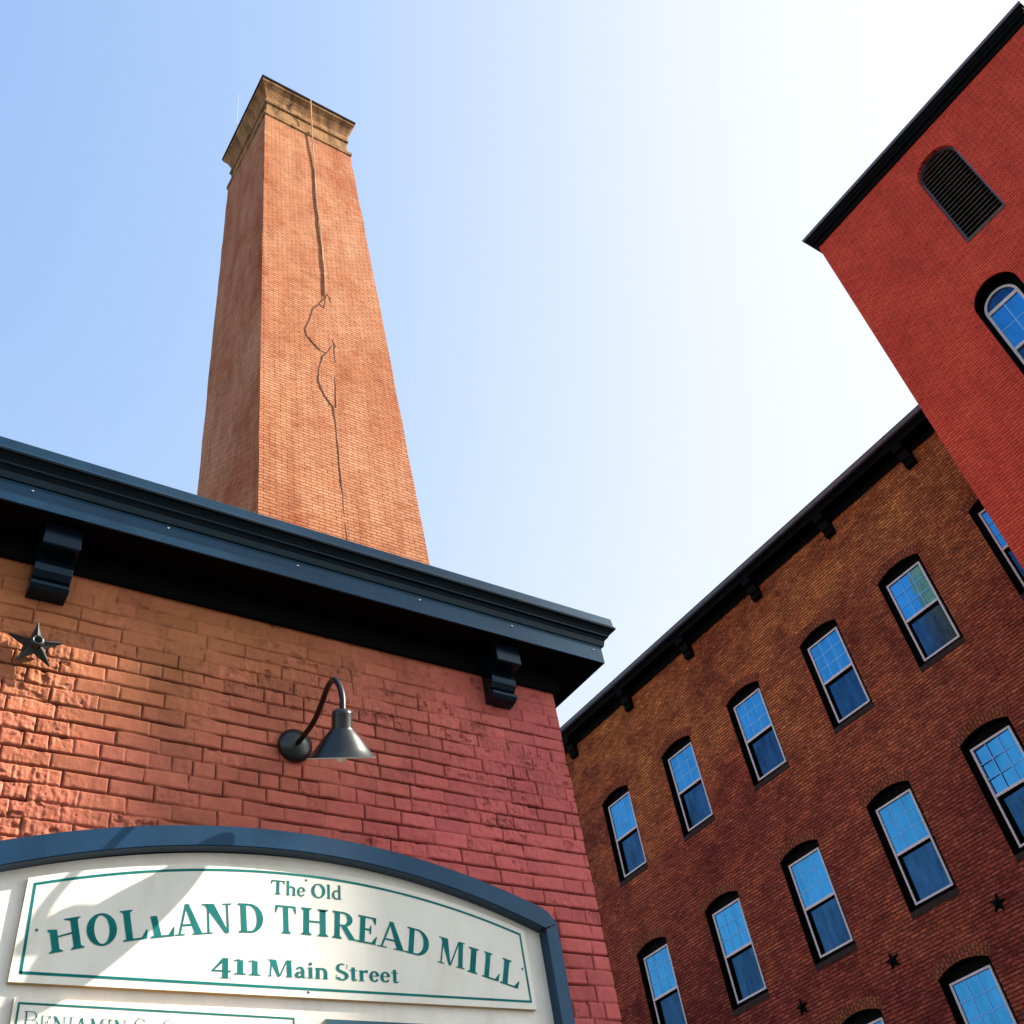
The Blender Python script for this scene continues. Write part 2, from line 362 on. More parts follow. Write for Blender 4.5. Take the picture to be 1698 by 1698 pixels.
def glass(name, tint, rough, dirt):
    m, nt, p = mat(name, tint, rough, 1.0, 0.5)
    co = objco(nt)
    oi = N(nt, 'ShaderNodeObjectInfo')
    off = N(nt, 'ShaderNodeVectorMath', operation='ADD'); nt.links.new(co, off.inputs[0])
    sc_ = N(nt, 'ShaderNodeVectorMath', operation='SCALE'); sc_.inputs[0].default_value = (37.0, 17.0, 23.0); nt.links.new(oi.outputs['Random'], sc_.inputs['Scale']); nt.links.new(sc_.outputs[0], off.inputs[1])
    v = N(nt, 'ShaderNodeMapRange'); v.inputs['To Min'].default_value = 0.80; v.inputs['To Max'].default_value = 1.08; nt.links.new(oi.outputs['Random'], v.inputs['Value'])
    col = mix(nt, tint, (1, 1, 1), 0.0)
    sc2 = N(nt, 'ShaderNodeVectorMath', operation='SCALE'); nt.links.new(col, sc2.inputs[0]); nt.links.new(v.outputs[0], sc2.inputs['Scale'])
    streak = ramp(nt, noise(nt, off.outputs[0], 2.2, 5, 0.65, (1, 2.2, 0.7)), [(0.32, (1 - dirt,) * 3), (0.55, (1, 1, 1)), (0.72, (1 + dirt * .5,) * 3)])
    nt.links.new(mix(nt, sc2.outputs[0], streak, 1.0, MULT), p.inputs['Base Color'])
    nt.links.new(bump(nt, noise(nt, off.outputs[0], 1.6, 2, 0.4), 0.006, 0.5), p.inputs['Normal'])
    return m
M['glass_hi'] = glass('coated_glass', (0.040, 0.245, 0.52), 0.03, 0.22)
M['glass_lo'] = glass('screened_glass', (0.020, 0.072, 0.165), 0.12, 0.45)

# ------------------------------------------------------------------ ground
g = MB(); g.face([(-600, -600, 0), (600, -600, 0), (600, 600, 0), (-600, 600, 0)])
go = g.build('ground', M['asphalt']); go['kind'] = 'structure'

# ------------------------------------------------------------------ numpy noise
def vnoise(x, y, seed):
    xi = np.floor(x).astype(np.int64); yi = np.floor(y).astype(np.int64)
    xf = x - xi; yf = y - yi
    u = xf * xf * (3 - 2 * xf); v = yf * yf * (3 - 2 * yf)
    def h(a, b):
        n = (a * 374761393 + b * 668265263 + seed * 1442695041) & 0x7fffffff
        n = ((n ^ (n >> 13)) * 1274126177) & 0x7fffffff
        return ((n ^ (n >> 16)) & 0xffff) / 65535.0
    a = h(xi, yi); b = h(xi + 1, yi); c_ = h(xi, yi + 1); d = h(xi + 1, yi + 1)
    return a + (b - a) * u + (c_ - a) * v + (a - b - c_ + d) * u * v
def fbm(x, y, seed, o=4):
    s = 0; a = 0.5; t = 0
    for k in range(o):
        s = s + a * vnoise(x * 2 ** k, y * 2 ** k, seed + k); t += a; a *= 0.55
    return s / t

# ------------------------------------------------------------------ the low building with the cornice
YF = 3.6; XC = 3.21; WT = 3.05            # wall plane, right corner, underside of the frieze (from the eye)
gate = thing('gatehouse', 'low red painted brick building with black bracketed cornice, carrying the sign and lamp', 'building', (XC - 3, YF, 0))

def brick_wall(x0, x1, z0, z1, step):
    nx = int((x1 - x0) / step) + 1; nz = int((z1 - z0) / step) + 1
    X, Z = np.meshgrid(np.linspace(x0, x1, nx), np.linspace(z0, z1, nz))
    CH = 0.0690
    rng = np.random.RandomState(5)
    off = 0.6505 * YF - 40 * CH + (-0.0005)      # course phase measured at the left edge
    zz = Z - off + (fbm(X * 1.3, Z * 0.7, 3, 3) - 0.5) * 0.020 + (fbm(X * 7, Z * 7, 9, 2) - 0.5) * 0.006
    r = np.floor(zz / CH).astype(int); rz = zz - r * CH
    rmin, rmax = r.min(), r.max()
    dz = np.minimum(rz, CH - rz)
    dx = np.full_like(X, 9.0); idx = np.zeros_like(r)
    for k in range(rmin, rmax + 1):
        msk = r == k
        xs = [x0 - 0.5 + rng.uniform(0, 0.06) + (0.088 if k % 2 else 0)]
        header = (k % 6 == 2)
        while xs[-1] < x1 + 0.5:
            L = 0.090 if header else 0.176
            if not header and rng.rand() < 0.12: L = rng.choice([0.090, 0.12, 0.14])
            xs.append(xs[-1] + L + rng.uniform(-0.006, 0.006))
        xs = np.array(xs)
        xx = X[msk] + (vnoise(Z[msk] * 9, X[msk] * 4, 77) - 0.5) * 0.006
        j = np.searchsorted(xs, xx) - 1
        dx[msk] = np.minimum(xx - xs[j], xs[j + 1] - xx)
        idx[msk] = (k - rmin) * 97 + j
    nb = idx.max() + 1
    bh = rng.normal(0, 0.0014, nb)[idx]; bt = rng.rand(nb)[idx]; tilt = rng.normal(0, 0.02, nb)[idx]
    rough_b = (rng.rand(nb) < 0.13)[idx].astype(float)
    # how open each joint is
    s_h = np.clip((fbm(X * 4, Z * 9, 21, 3) - 0.36) * 4.5, 0, 1)
    s_v = np.clip((fbm(X * 9, Z * 8, 41, 3) - 0.38) * 4.5, 0, 1)
    topfade = np.clip((WT + 0.02 - Z) / 0.42, 0, 1) ** 0.8         # thick paint fills the joints under the frieze
    topfade = np.maximum(topfade, 0.14)
    wz = 0.0034; wx = 0.0029
    jh = np.exp(-(dz / (wz * (0.75 + 0.9 * fbm(X * 5, Z * 5, 33, 3)))) ** 2) * (0.24 + 0.76 * s_h) * topfade
    jv = np.exp(-(dx / wx) ** 2) * (0.22 + 0.78 * s_v) * topfade
    joint = np.maximum(jh, jv)
    rnd = np.exp(-(np.minimum(dz, dx) / 0.007) ** 2) * 0.0012 * topfade    # arrises worn round
    rp = np.clip((fbm(X * 1.6 + 3, Z * 2.2, 61, 3) - 0.50) * 7, 0, 1)     # patches of spalled face
    rp = np.maximum(rp, rough_b * 0.8)
    corner = np.clip(1 - np.hypot((X - 0.75) / 0.5, (Z - 1.85) / 0.35), 0, 1)
    rp = np.clip(rp + corner * 0.8, 0, 1)
    fine = (fbm(X * 55, Z * 45, 71, 3) - 0.5)
    h = bh * topfade + tilt * (rz - CH / 2) * 0.5 + (fbm(X * 6, Z * 6, 81, 4) - 0.5) * 0.0035 + (fbm(X * 70, Z * 10, 83, 2) - 0.5) * 0.006 * rp + fine * (0.0012 + 0.0065 * rp) * (0.3 + 0.7 * topfade) - joint * 0.0125 - rnd
    pits = np.clip((fbm(X * 26, Z * 30, 91, 2) - 0.66) * 9, 0, 1) * rp
    h -= pits * 0.006
    Y = YF - h
    red = np.clip(joint * 1.5 - 0.26, 0, 1) * 0.92 + pits * 0.35
    flake = np.clip((fbm(X * 34, Z * 34, 101, 2) - 0.78) * 10, 0, 1) * rp * 0.35
    V = np.stack([X, Y, Z + H], -1).reshape(-1, 3)
    ii = np.arange(nx * nz).reshape(nz, nx)
    F = np.stack([ii[:-1, :-1], ii[:-1, 1:], ii[1:, 1:], ii[1:, :-1]], -1).reshape(-1, 4)
    colr = np.stack([np.clip(red, 0, 1), bt, flake, np.ones_like(red)], -1).reshape(-1, 4)
    return V, F, colr

V, F, CA = brick_wall(0.2, XC, 1.05, 3.12, 0.0031)
n0 = len(V)
ex = [((-8, YF + .004, 0), (0.2, YF + .004, 0), (0.2, YF + .004, 3.12 + H), (-8, YF + .004, 3.12 + H)),
      ((0.2, YF + .004, 0), (XC, YF + .004, 0), (XC, YF + .004, 1.05 + H), (0.2, YF + .004, 1.05 + H)),
      ((XC, YF, 0), (XC, 9.4, 0), (XC, 9.4, 3.2 + H), (XC, YF, 3.2 + H)),
      ((XC, 9.4, 0), (-8, 9.4, 0), (-8, 9.4, 3.2 + H), (XC, 9.4, 3.2 + H)),
      ((-8, 9.4, 0), (-8, YF, 0), (-8, YF, 3.2 + H), (-8, 9.4, 3.2 + H))]
EV = np.array([p for q in ex for p in q], float)
EF = np.arange(len(EV)).reshape(-1, 4) + n0
VV = np.vstack([V, EV]) - np.array([XC - 3, YF, 0]); FF = np.vstack([F, EF])
me = bpy.data.meshes.new('wall')
me.vertices.add(len(VV)); me.vertices.foreach_set('co', VV.astype(np.float32).ravel())
me.loops.add(FF.size); me.loops.foreach_set('vertex_index', FF.astype(np.int32).ravel())
me.polygons.add(len(FF)); me.polygons.foreach_set('loop_start', np.arange(0, FF.size, 4, dtype=np.int32)); me.polygons.foreach_set('loop_total', np.full(len(FF), 4, np.int32))
me.materials.append(M['paintbrick']); me.materials.append(M['plain_paint_brick'])
me.polygons.foreach_set('material_index', np.r_[np.zeros(len(F), np.int32), np.ones(len(EF), np.int32)])
me.polygons.foreach_set('use_smooth', np.r_[np.ones(len(F), bool), np.zeros(len(EF), bool)])
ca = me.color_attributes.new('wear', 'FLOAT_COLOR', 'POINT')
ca.data.foreach_set('color', np.vstack([CA, np.tile([0, .5, 0, 1], (len(EV), 1))]).astype(np.float32).ravel())
uvl = me.uv_layers.new(name='UVMap')
P = VV[FF.ravel()] + np.array([XC - 3, YF, 0])
uu = np.where(np.repeat(np.arange(len(FF)) >= len(F) + 2, 4) & (np.abs(P[:, 0] - XC) < 1e-4) & (np.repeat(np.arange(len(FF)) == len(F) + 2, 4)), P[:, 1], P[:, 0])
uvl.data.foreach_set('uv', np.stack([uu, P[:, 2]], -1).astype(np.float32).ravel())
me.update(); me.validate()
wo = bpy.data.objects.new('wall', me); COL.objects.link(wo); wo.parent = gate

def sweep_corner(prof, y_back, x_left, x_wall, y_wall):
    """profile (e outward, z) swept along the front wall, mitred round the right corner and back along the side"""
    rings = []
    rings.append([(x_left, y_wall - e, z + H) for e, z in prof])
    rings.append([(x_wall + e, y_wall - e, z + H) for e, z in prof])
    rings.append([(x_wall + e, y_back, z + H) for e, z in prof])
    return rings

cor = MB()
prof = [(0.0, 3.170), (0.210, 3.170), (0.212, 3.158), (0.222, 3.158), (0.222, 3.252), (0.226, 3.262), (0.234, 3.264), (0.237, 3.274),
        (0.241, 3.296), (0.250, 3.312), (0.262, 3.318), (0.263, 3.326), (0.272, 3.342), (0.285, 3.352), (0.296, 3.356), (0.298, 3.366), (0.290, 3.380),
        (0.287, 3.430), (0.282, 3.436), (0.0, 3.44)]
rg = sweep_corner(prof, 9.6, -8, XC, YF); npf = len(prof)
for a in range(2):
    for b in range(npf):
        c_ = (b + 1) % npf
        zm_ = (prof[b][1] + prof[c_][1]) / 2
        cor.face([rg[a][b], rg[a][c_], rg[a + 1][c_], rg[a + 1][b]], 0 if (zm_ < 3.258 or zm_ > 3.372) else 1)  # shade of the cove is given by the darker trim copy
cor.face(rg[0]); cor.face(rg[2][::-1])
co_ = cor.build('cornice', [M['navy'], M['crown_black']], gate)
fr = MB()
fr.loft(sweep_corner([(0.004, 3.045), (0.020, 3.043), (0.028, 3.052), (0.028, 3.080), (0.020, 3.088), (0.020, 3.169), (0.004, 3.169)], 9.5, -8, XC, YF))
fr.build('frieze_board', M['black'], gate)
sf = MB(); sf.loft(sweep_corner([(0.03, 3.1692), (0.209, 3.1692), (0.209, 3.160), (0.03, 3.160)], 9.5, -8, XC, YF)); sf.build('soffit', M['black'], gate)
for x, z in ((0.444, 3.240), (1.008, 3.245), (1.619, 3.238), (2.273, 3.237), (2.828, 3.236), (3.367, 3.229)):
    s = MB(); s.tube([(x, YF - 0.2225, z + H), (x, YF - 0.226, z + H), (x, YF - 0.2285, z + H)], [0.0062, 0.0060, 0.003], 10)
    s.build('screw', M['steel'], co_, (x, YF - 0.222, z + H), True)
rf = MB(); rf.box(-8, XC + 0.25, YF - 0.25, 9.55, 3.4405 + H, 3.452 + H); rf.build('roof', M['roof'], gate)

def bracket_mesh(w, prof, axis):
    b = MB()
    for s0, s1, inset in ((-w / 2, w / 2, 0),):
        rings = []
        for s in (s0, s1):
            rings.append([((s, -e, z) if axis == 'x' else (-e, s, z)) for e, z in prof])
        b.loft(rings)
    return b
bprof = [(0.0, 3.158), (0.158, 3.158), (0.160, 3.150), (0.160, 3.052), (0.154, 3.046), (0.070, 3.048), (0.074, 3.036), (0.086, 3.020), (0.090, 2.995), (0.084, 2.966), (0.066, 2.942), (0.050, 2.932), (0.048, 2.926),
         (0.074, 2.921), (0.080, 2.912), (0.078, 2.900), (0.062, 2.884), (0.034, 2.876), (0.0, 2.873)]
bprof = [(e, z + H) for e, z in bprof]
for x in (0.605, 2.825, -1.62):
    b = bracket_mesh(0.150, bprof, 'x')
    b.v = [(px + x, py + YF - 0.0, pz) for px, py, pz in b.v]
    b.build('bracket', M['navy_dark'], gate, (x, YF, 2.85 + H), False, 0.003)

# ------------------------------------------------------------------ walls with openings
def opening(cy, zb, w, spring, rise, n=14):
    """outline (a along the wall, z) counter-clockwise, arched head"""
    hw = w / 2
    R = (hw * hw + rise * rise) / (2 * rise); cz = spring + rise - R
    a0 = math.asin(hw / R) if rise <= hw - 1e-6 else math.pi / 2
    pts = [(cy - hw, zb), (cy + hw, zb)]
    for k in range(n + 1):
        a = a0 - 2 * a0 * k / n
        pts.append((cy + R * math.sin(a), cz + R * math.cos(a)))
    return pts

def holed_wall(x, outer, holes, depth, mats, name, parent, loc, reveal_mat=0):
    bm = bmesh.new(); edges = []
    L = Vector(loc)
    for loop in [outer] + holes:
        vs = [bm.verts.new(Vector((x, a, z)) - L) for a, z in loop]
        edges += [bm.edges.new((vs[i], vs[(i + 1) % len(vs)])) for i in range(len(vs))]
    bmesh.ops.triangle_fill(bm, use_beauty=True, edges=edges, normal=(-1, 0, 0))
    for f in bm.faces:
        if f.normal.x > 0: f.normal_flip()
    for loop in holes:
        for i in range(len(loop)):
            (a0, z0), (a1, z1) = loop[i], loop[(i + 1) % len(loop)]
            f = bm.faces.new([bm.verts.new(Vector(q) - L) for q in ((x, a0, z0), (x, a1, z1), (x + depth, a1, z1), (x + depth, a0, z0))])
            f.material_index = reveal_mat
    uv = bm.loops.layers.uv.new('UVMap')
    for f in bm.faces:
        for l in f.loops:
            p = l.vert.co + L
            l[uv].uv = (p.y, p.z) if abs(f.normal.x) > 0.5 else (p.x, p.z)
    me = bpy.data.meshes.new(name); bm.to_mesh(me); bm.free()
    for mm in mats: me.materials.append(mm)
    o = bpy.data.objects.new(name, me); COL.objects.link(o); o.parent = parent; o.location = L - world_loc(parent)
    return o

# ------------------------------------------------------------------ the long mill
MX = 17.5
mill = thing('brick_mill', 'long weathered brown-red brick mill with rows of arched blue sash windows and black bracketed eaves', 'building', (MX, 10, 0))
COLS = [23.0, 20.55, 18.09, 15.60, 13.145, 10.665, 8.31, 5.88]
ROWS = [10.34, 6.43, 3.10, -0.60]
OW, OS, OR = 1.11, 2.16, 0.13
holes = []
for zb in ROWS:
    for cy in COLS: holes.append(opening(cy, zb + H, OW, zb + H + OS, OR))
Y0, Y1 = -1.60, 26.0
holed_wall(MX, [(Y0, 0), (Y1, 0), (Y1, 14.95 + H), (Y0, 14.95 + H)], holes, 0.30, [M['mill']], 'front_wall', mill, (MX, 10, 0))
sw = MB()
sw.face([(MX, Y0, 0), (31, Y0, 0), (31, Y0, 14.95 + H), (MX, Y0, 14.95 + H)])
sw.face([(31, Y0, 0), (31, Y1, 0), (31, Y1, 14.95 + H), (31, Y0, 14.95 + H)])
sw.face([(31, Y1, 0), (MX, Y1, 0), (MX, Y1, 14.95 + H), (31, Y1, 14.95 + H)])
sw.build('end_wall', M['mill'], mill)
sblk = MB(); sblk.box(MX + .02, 24, -3.32, Y0 - .01, 0, 21.2 + H); sblk.build('end_pavilion', M['mill'], mill)  # unseen block added to throw shade on the near wall
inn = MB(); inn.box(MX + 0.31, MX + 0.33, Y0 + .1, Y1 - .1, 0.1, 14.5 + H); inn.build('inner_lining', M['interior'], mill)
rr = MB(); rr.loft([[(MX - 0.25, Y0, 15.03 + H), (24, Y0, 16.1 + H), (31.3, Y0, 15.03 + H)], [(MX - 0.25, Y1 + .2, 15.03 + H), (24, Y1 + .2, 16.1 + H), (31.3, Y1 + .2, 15.03 + H)]])
rr.build('roof', M['roof'], mill)

mp = [(0.004, 14.58), (0.045, 14.58), (0.055, 14.60), (0.055, 14.64), (0.045, 14.66), (0.045, 14.80), (0.27, 14.80), (0.275, 14.775), (0.30, 14.775), (0.305, 14.86), (0.32, 14.87),
      (0.335, 14.91), (0.36, 14.93), (0.365, 14.945), (0.004, 14.95)]
cm = MB(); cm.loft([[(MX - e, y, z + H) for e, z in mp] for y in (Y0, Y1 + .1)])
mc = cm.build('cornice', M['black'], mill)
gm = MB()
gp = [(0.368, 14.925), (0.40, 14.925), (0.43, 14.945), (0.445, 14.98), (0.447, 15.028), (0.457, 15.034), (0.457, 15.046), (0.440, 15.05), (0.433, 15.035), (0.368, 15.03)]
gm.loft([[(MX - e, y, z + H) for e, z in gp] for y in (Y0, Y1 + .1)])
gm.build('gutter', M['gutter'], mill)
mbp = [(0.0, 14.798), (0.26, 14.798), (0.265, 14.66), (0.255, 14.63), (0.19, 14.62), (0.17, 14.60), (0.165, 14.52), (0.14, 14.43), (0.10, 14.38), (0.115, 14.35), (0.12, 14.32), (0.10, 14.27), (0.05, 14.25), (0.0, 14.245)]
b0 = bracket_mesh(0.25, [(e * 1.12, z + H) for e, z in mbp], 'y')
b0.v = [(px + MX, py, pz) for px, py, pz in b0.v]
bo = b0.build('bracket', M['black'], mill, (MX, 0, 14.3 + H), False, 0.006)
for k, y in enumerate((6.90, 9.29, 11.72, 14.23, 16.70, 19.20, 21.7, 24.2, 4.4)):
    o = bo if k == 0 else copy_tree(bo, mill)
    o.location.y = y - 10

def make_window(parent, loc, low):
    """sash window in a recess: x into the wall, y along it, z up; origin on the wall plane, bottom centre"""
    L = Vector(loc)
    W = MB()
    x0, x1 = 0.10, 0.155
    cy = 0.0; hw = 0.447; zb, zt = 0.145, 2.065; t = 0.040
    def b(mb, xa, xb, a0, a1, z0, z1): mb.box(L.x + xa, L.x + xb, L.y + a0, L.y + a1, L.z + z0, L.z + z1)
    b(W, x0, x1, cy - hw, cy - hw + t, zb, zt); b(W, x0, x1, cy + hw - t, cy + hw, zb, zt)
    b(W, x0, x1, cy - hw + t, cy + hw - t, zb, zb + t); b(W, x0, x1, cy - hw + t, cy + hw - t, zt - t, zt)
    zm = 1.105
    b(W, x0 + .004, x1 - .004, cy - hw + t, cy + hw - t, zm - .027, zm + .027)
    win = W.build('window', M['white_vinyl'], parent, loc, False, 0.004)
    G = MB(); b(G, 0.128, 0.134, cy - hw + t, cy + hw - t, zm + .027, zt - t); G.build('upper_pane', M['glass_hi'], win, loc)
    G = MB(); b(G, 0.186, 0.190, cy - hw + t - .01, cy + hw - t + .01, zb + t - .01, zm - .02); G.build('lower_pane', low, win, loc)
    G = MB(); ya, yb, za, zc = cy - hw + t, cy + hw - t, zb + t, zm - .027
    b(G, .122, .192, ya - .002, ya + .006, za, zc); b(G, .122, .192, yb - .006, yb + .002, za, zc); b(G, .122, .192, ya + .006, yb - .006, zc - .008, zc + .002); b(G, .122, .192, ya + .006, yb - .006, za - .002, za + .006)
    G.build('sash_stop', M['black'], win, loc)  # black ring added for the shade along the recess edges
    G = MB()
    gw = (2 * hw - 2 * t) / 3; gh = (zt - t - zm - .027) / 3
    for k in (1, 2): b(G, 0.1225, 0.1270, cy - hw + t + k * gw - .011, cy - hw + t + k * gw + .011, zm + .027, zt - t)
    for k in (1, 2):
        for j in range(3): b(G, 0.1225, 0.1270, cy - hw + t + j * gw + (.0112 if j else 0), cy - hw + t + (j + 1) * gw - (.0112 if j < 2 else 0), zm + .027 + k * gh - .011, zm + .027 + k * gh + .011)
    G.build('muntin_grid', M['muntin'], win, loc)
    # black metal surround: lined jambs and the flat plate round the frame
    o = opening(0, 0, OW - .008, OS - .004, OR, 14)
    o = [(a, z + (.04 if z < .01 else 0)) for a, z in o]
    S = MB()
    n = len(o)
    for i in range(n):
        (a0, z0), (a1, z1) = o[i], o[(i + 1) % n]
        S.face([L + Vector(q) for q in ((.018, a0, z0), (.018, a1, z1), (.142, a1, z1), (.142, a0, z0))])
    inner = [(-hw, zb), (hw, zb), (hw, zt), (-hw, zt)]
    bm = bmesh.new(); ed = []
    for loop in (o, inner):
        vs = [bm.verts.new((0.141, a, z)) for a, z in loop]
        ed += [bm.edges.new((vs[i], vs[(i + 1) % len(vs)])) for i in range(len(vs))]
    bmesh.ops.triangle_fill(bm, use_beauty=True, edges=ed, normal=(-1, 0, 0))
    for f in bm.faces: S.face([L + v.co for v in f.verts])
    bm.free()
    S.build('surround', M['black'], win, loc)
    SB = MB(); SB.box(L.x - .012, L.x + .12, L.y - OW / 2 + .002, L.y + OW / 2 - .002, L.z - .075, L.z + .038)
    SB.build('sill', M['stone'], win, loc, False, 0.008)
    return win
PANE_ROT = math.radians(1.3)
w0 = make_window(mill, (MX, COLS[0], ROWS[0] + H), M['glass_lo'])
first = True
for r, zb in enumerate(ROWS):
    for cy in COLS:
        if first: first = False; continue
        c = copy_tree(w0, mill)
        c.location = Vector((MX, cy, zb + H)) - world_loc(mill)
        for ch in c.children:
            if ch.name.startswith('lower_pane'):
                ch.rotation_euler = (0, random.uniform(-.006, .006), random.uniform(-.008, .008))
            if ch.name.startswith('upper_pane'):
                ch.rotation_euler = (0, random.uniform(-.002, .002), 0)
            if 'pane' in ch.name and ((r == 1 and cy == 8.31) or (r == 0 and cy == 5.88)):
                ch.rotation_euler = (0, 0, PANE_ROT if r == 0 else -PANE_ROT * 1.8); ch.location.x += 0.011     # these sashes sit a touch out of true

def arch_ring(cy, zb):
    hw = OW / 2; R_ = (hw * hw + OR * OR) / (2 * OR); cz = zb + OS + OR - R_; a0 = math.asin(hw / R_) + .03
    bm = bmesh.new(); uv = bm.loops.layers.uv.new('UVMap'); n = 12
    def quad(ps, uvs):
        f = bm.faces.new([bm.verts.new(p_) for p_ in ps])
        for l, u_ in zip(f.loops, uvs): l[uv].uv = u_
    for k in range(n):
        a = -a0 + 2 * a0 * k / n; b_ = -a0 + 2 * a0 * (k + 1) / n
        P = lambda r_, t_, dx: (dx, r_ * math.sin(t_), cz - zb + r_ * math.cos(t_))
        r0, r1 = R_ + .001, R_ + .205
        quad([P(r0, a, -.006), P(r1, a, -.006), P(r1, b_, -.006), P(r0, b_, -.006)], [(0, a * R_), (.205, a * R_), (.205, b_ * R_), (0, b_ * R_)])
        quad([P(r1, a, -.006), P(r1, a, .01), P(r1, b_, .01), P(r1, b_, -.006)], [(0, a * R_), (.01, a * R_), (.01, b_ * R_), (0, b_ * R_)])
        quad([P(r0, a, -.006), P(r0, b_, -.006), P(r0, b_, .01), P(r0, a, .01)], [(0, a * R_), (0, b_ * R_), (.01, b_ * R_), (.01, a * R_)])
    bmesh.ops.recalc_face_normals(bm, faces=bm.faces)
    me = bpy.data.meshes.new('brick_arch'); bm.to_mesh(me); bm.free(); me.materials.append(M['arch_brick'])
    o = bpy.data.objects.new('brick_arch', me); COL.objects.link(o); o.parent = mill; o.location = Vector((MX, cy, zb)) - world_loc(mill); return o
ar0 = arch_ring(COLS[0], ROWS[0] + H)
for r, zb in enumerate(ROWS):
    for cy in COLS:
        if r == 0 and cy == COLS[0]: continue
        o = copy_tree(ar0, mill); o.location = Vector((MX, cy, zb + H)) - world_loc(mill)

def star_mesh(R, r, d, rot, cx, cy, cz, axis, hole=0.0):
    """five-pointed raised star; axis 'y' = on a wall facing -Y, 'x' = facing -X"""
    s = MB(); pts = []
    for k in range(10):
        a = rot + math.pi / 2 + k * math.pi / 5
        q = R if k % 2 == 0 else r
        pts.append((q * math.cos(a), q * math.sin(a)))
    def P3(u, v, e): return (cx + u, cy - e, cz + v) if axis == 'y' else (cx - e, cy + u, cz + v)
    t = 0.18 * d
    for k in range(10):
        (u0, v0), (u1, v1) = pts[k], pts[(k + 1) % 10]
        s.face([P3(u0, v0, t), P3(u1, v1, t), P3(0, 0, d)])
        s.face([P3(u0, v0, 0), P3(u1, v1, 0), P3(u1, v1, t), P3(u0, v0, t)])
    for k in range(0, 10, 2):                         # raised rim ribs along each ray
        u, v = pts[k]
        s.tube([P3(u * .95, v * .95, t + .002), P3(u * .3, v * .3, d * .8)], R * .028, 6)
    return s, P3
for y, z, lab in ((9.52, 5.92, 'small black star anchor plate on the mill wall, nearest the right edge of the photo'),
                  (11.95, 5.89, 'small black star anchor plate on the brown mill wall, middle one of three'),
                  (14.32, 5.90, 'small black star anchor plate on the brown mill wall, farthest left of three')):
    a = thing('star_anchor', lab, 'wall anchor', (MX, y, z + H), 'star anchor plates on the mill wall')
    s, P3 = star_mesh(0.17, 0.075, 0.05, random.uniform(-.3, .3), MX - .002, y, z + H, 'x')
    s.build('plate', M['black'], a, (MX, y, z + H))
    s = MB(); s.tube([P3(0, 0, .035), P3(0, 0, .075)], .028, 6); s.build('nut', M['black'], a, (MX, y, z + H))

# ------------------------------------------------------------------ the stair tower
TX = 16.0; TY0, TY1 = -0.32, 5.60; TZ = 19.86
tower = thing('stair_tower', 'tall square red painted brick tower with louvred vent and arched window, standing against the mill', 'tower', (TX, 2.6, 0))
lou = opening(2.62, 16.46 + H, 0.95, 18.655 + H, 0.47, 24)
awn = opening(3.27, 12.55 + H, 0.96, 14.83 + H, 0.475, 24)
low = opening(3.27, 6.6 + H, 0.96, 8.85 + H, 0.475, 24)
holed_wall(TX, [(TY0, 0), (TY1, 0), (TY1, TZ + .1 + H), (TY0, TZ + .1 + H)], [lou, awn], 0.32, [M['tower']], 'front_wall', tower, (TX, 2.6, 0))
tw = MB()
tw.face([(TX, TY0, 0), (22.5, TY0, 0), (22.5, TY0, TZ + .1 + H), (TX, TY0, TZ + .1 + H)])
tw.face([(22.5, TY0, 0), (22.5, TY1, 0), (22.5, TY1, TZ + .1 + H), (22.5, TY0, TZ + .1 + H)])
tw.face([(22.5, TY1, 0), (TX, TY1, 0), (TX, TY1, TZ + .1 + H), (22.5, TY1, TZ + .1 + H)])
tw.build('side_wall', M['tower'], tower)
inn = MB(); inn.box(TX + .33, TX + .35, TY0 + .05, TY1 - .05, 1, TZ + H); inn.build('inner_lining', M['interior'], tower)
def ring_rect(e): return (TX - e, TY0 - e, 22.5 + e, TY1 + e)
ep = [(0.003, 19.72), (0.035, 19.72), (0.045, 19.76), (0.045, 19.84), (0.09, 19.86), (0.10, 19.92), (0.125, 19.95), (0.135, 20.03), (0.14, 20.10), (0.15, 20.12), (0.145, 20.15), (0.003, 20.15)]
e_ = MB(); rings = []
for corner in range(4):
    r = []
    for e, z in ep:
        a = ring_rect(e); x = a[0] if corner in (0, 3) else a[2]; y = a[1] if corner in (0, 1) else a[3]
        r.append((x, y, z + H))
    rings.append(r)
rings.append(rings[0])
e_.loft(rings, 0, True, False, False)
e_.build('eave', M['black'], tower)
gt = MB(); rings = []
gp2 = [(0.150, 20.06), (0.172, 20.065), (0.182, 20.09), (0.182, 20.135), (0.174, 20.145), (0.150, 20.14)]
for corner in range(4):
    r = []
    for e, z in gp2:
        a = ring_rect(e); x = a[0] if corner in (0, 3) else a[2]; y = a[1] if corner in (0, 1) else a[3]
        r.append((x, y, z + H))
    rings.append(r)
rings.append(rings[0])
gt.loft(rings, 0, True, False, False); gt.build('gutter', M['gutter'], tower)
tr = MB(); a = ring_rect(.12); cxm, cym = (a[0] + a[2]) / 2, (a[1] + a[3]) / 2
q = [(a[0], a[1], 20.151 + H), (a[2], a[1], 20.151 + H), (a[2], a[3], 20.151 + H), (a[0], a[3], 20.151 + H)]
for k in range(4): tr.face([q[k], q[(k + 1) % 4], (cxm, cym, 21.0 + H)])
tr.build('roof', M['roof'], tower)
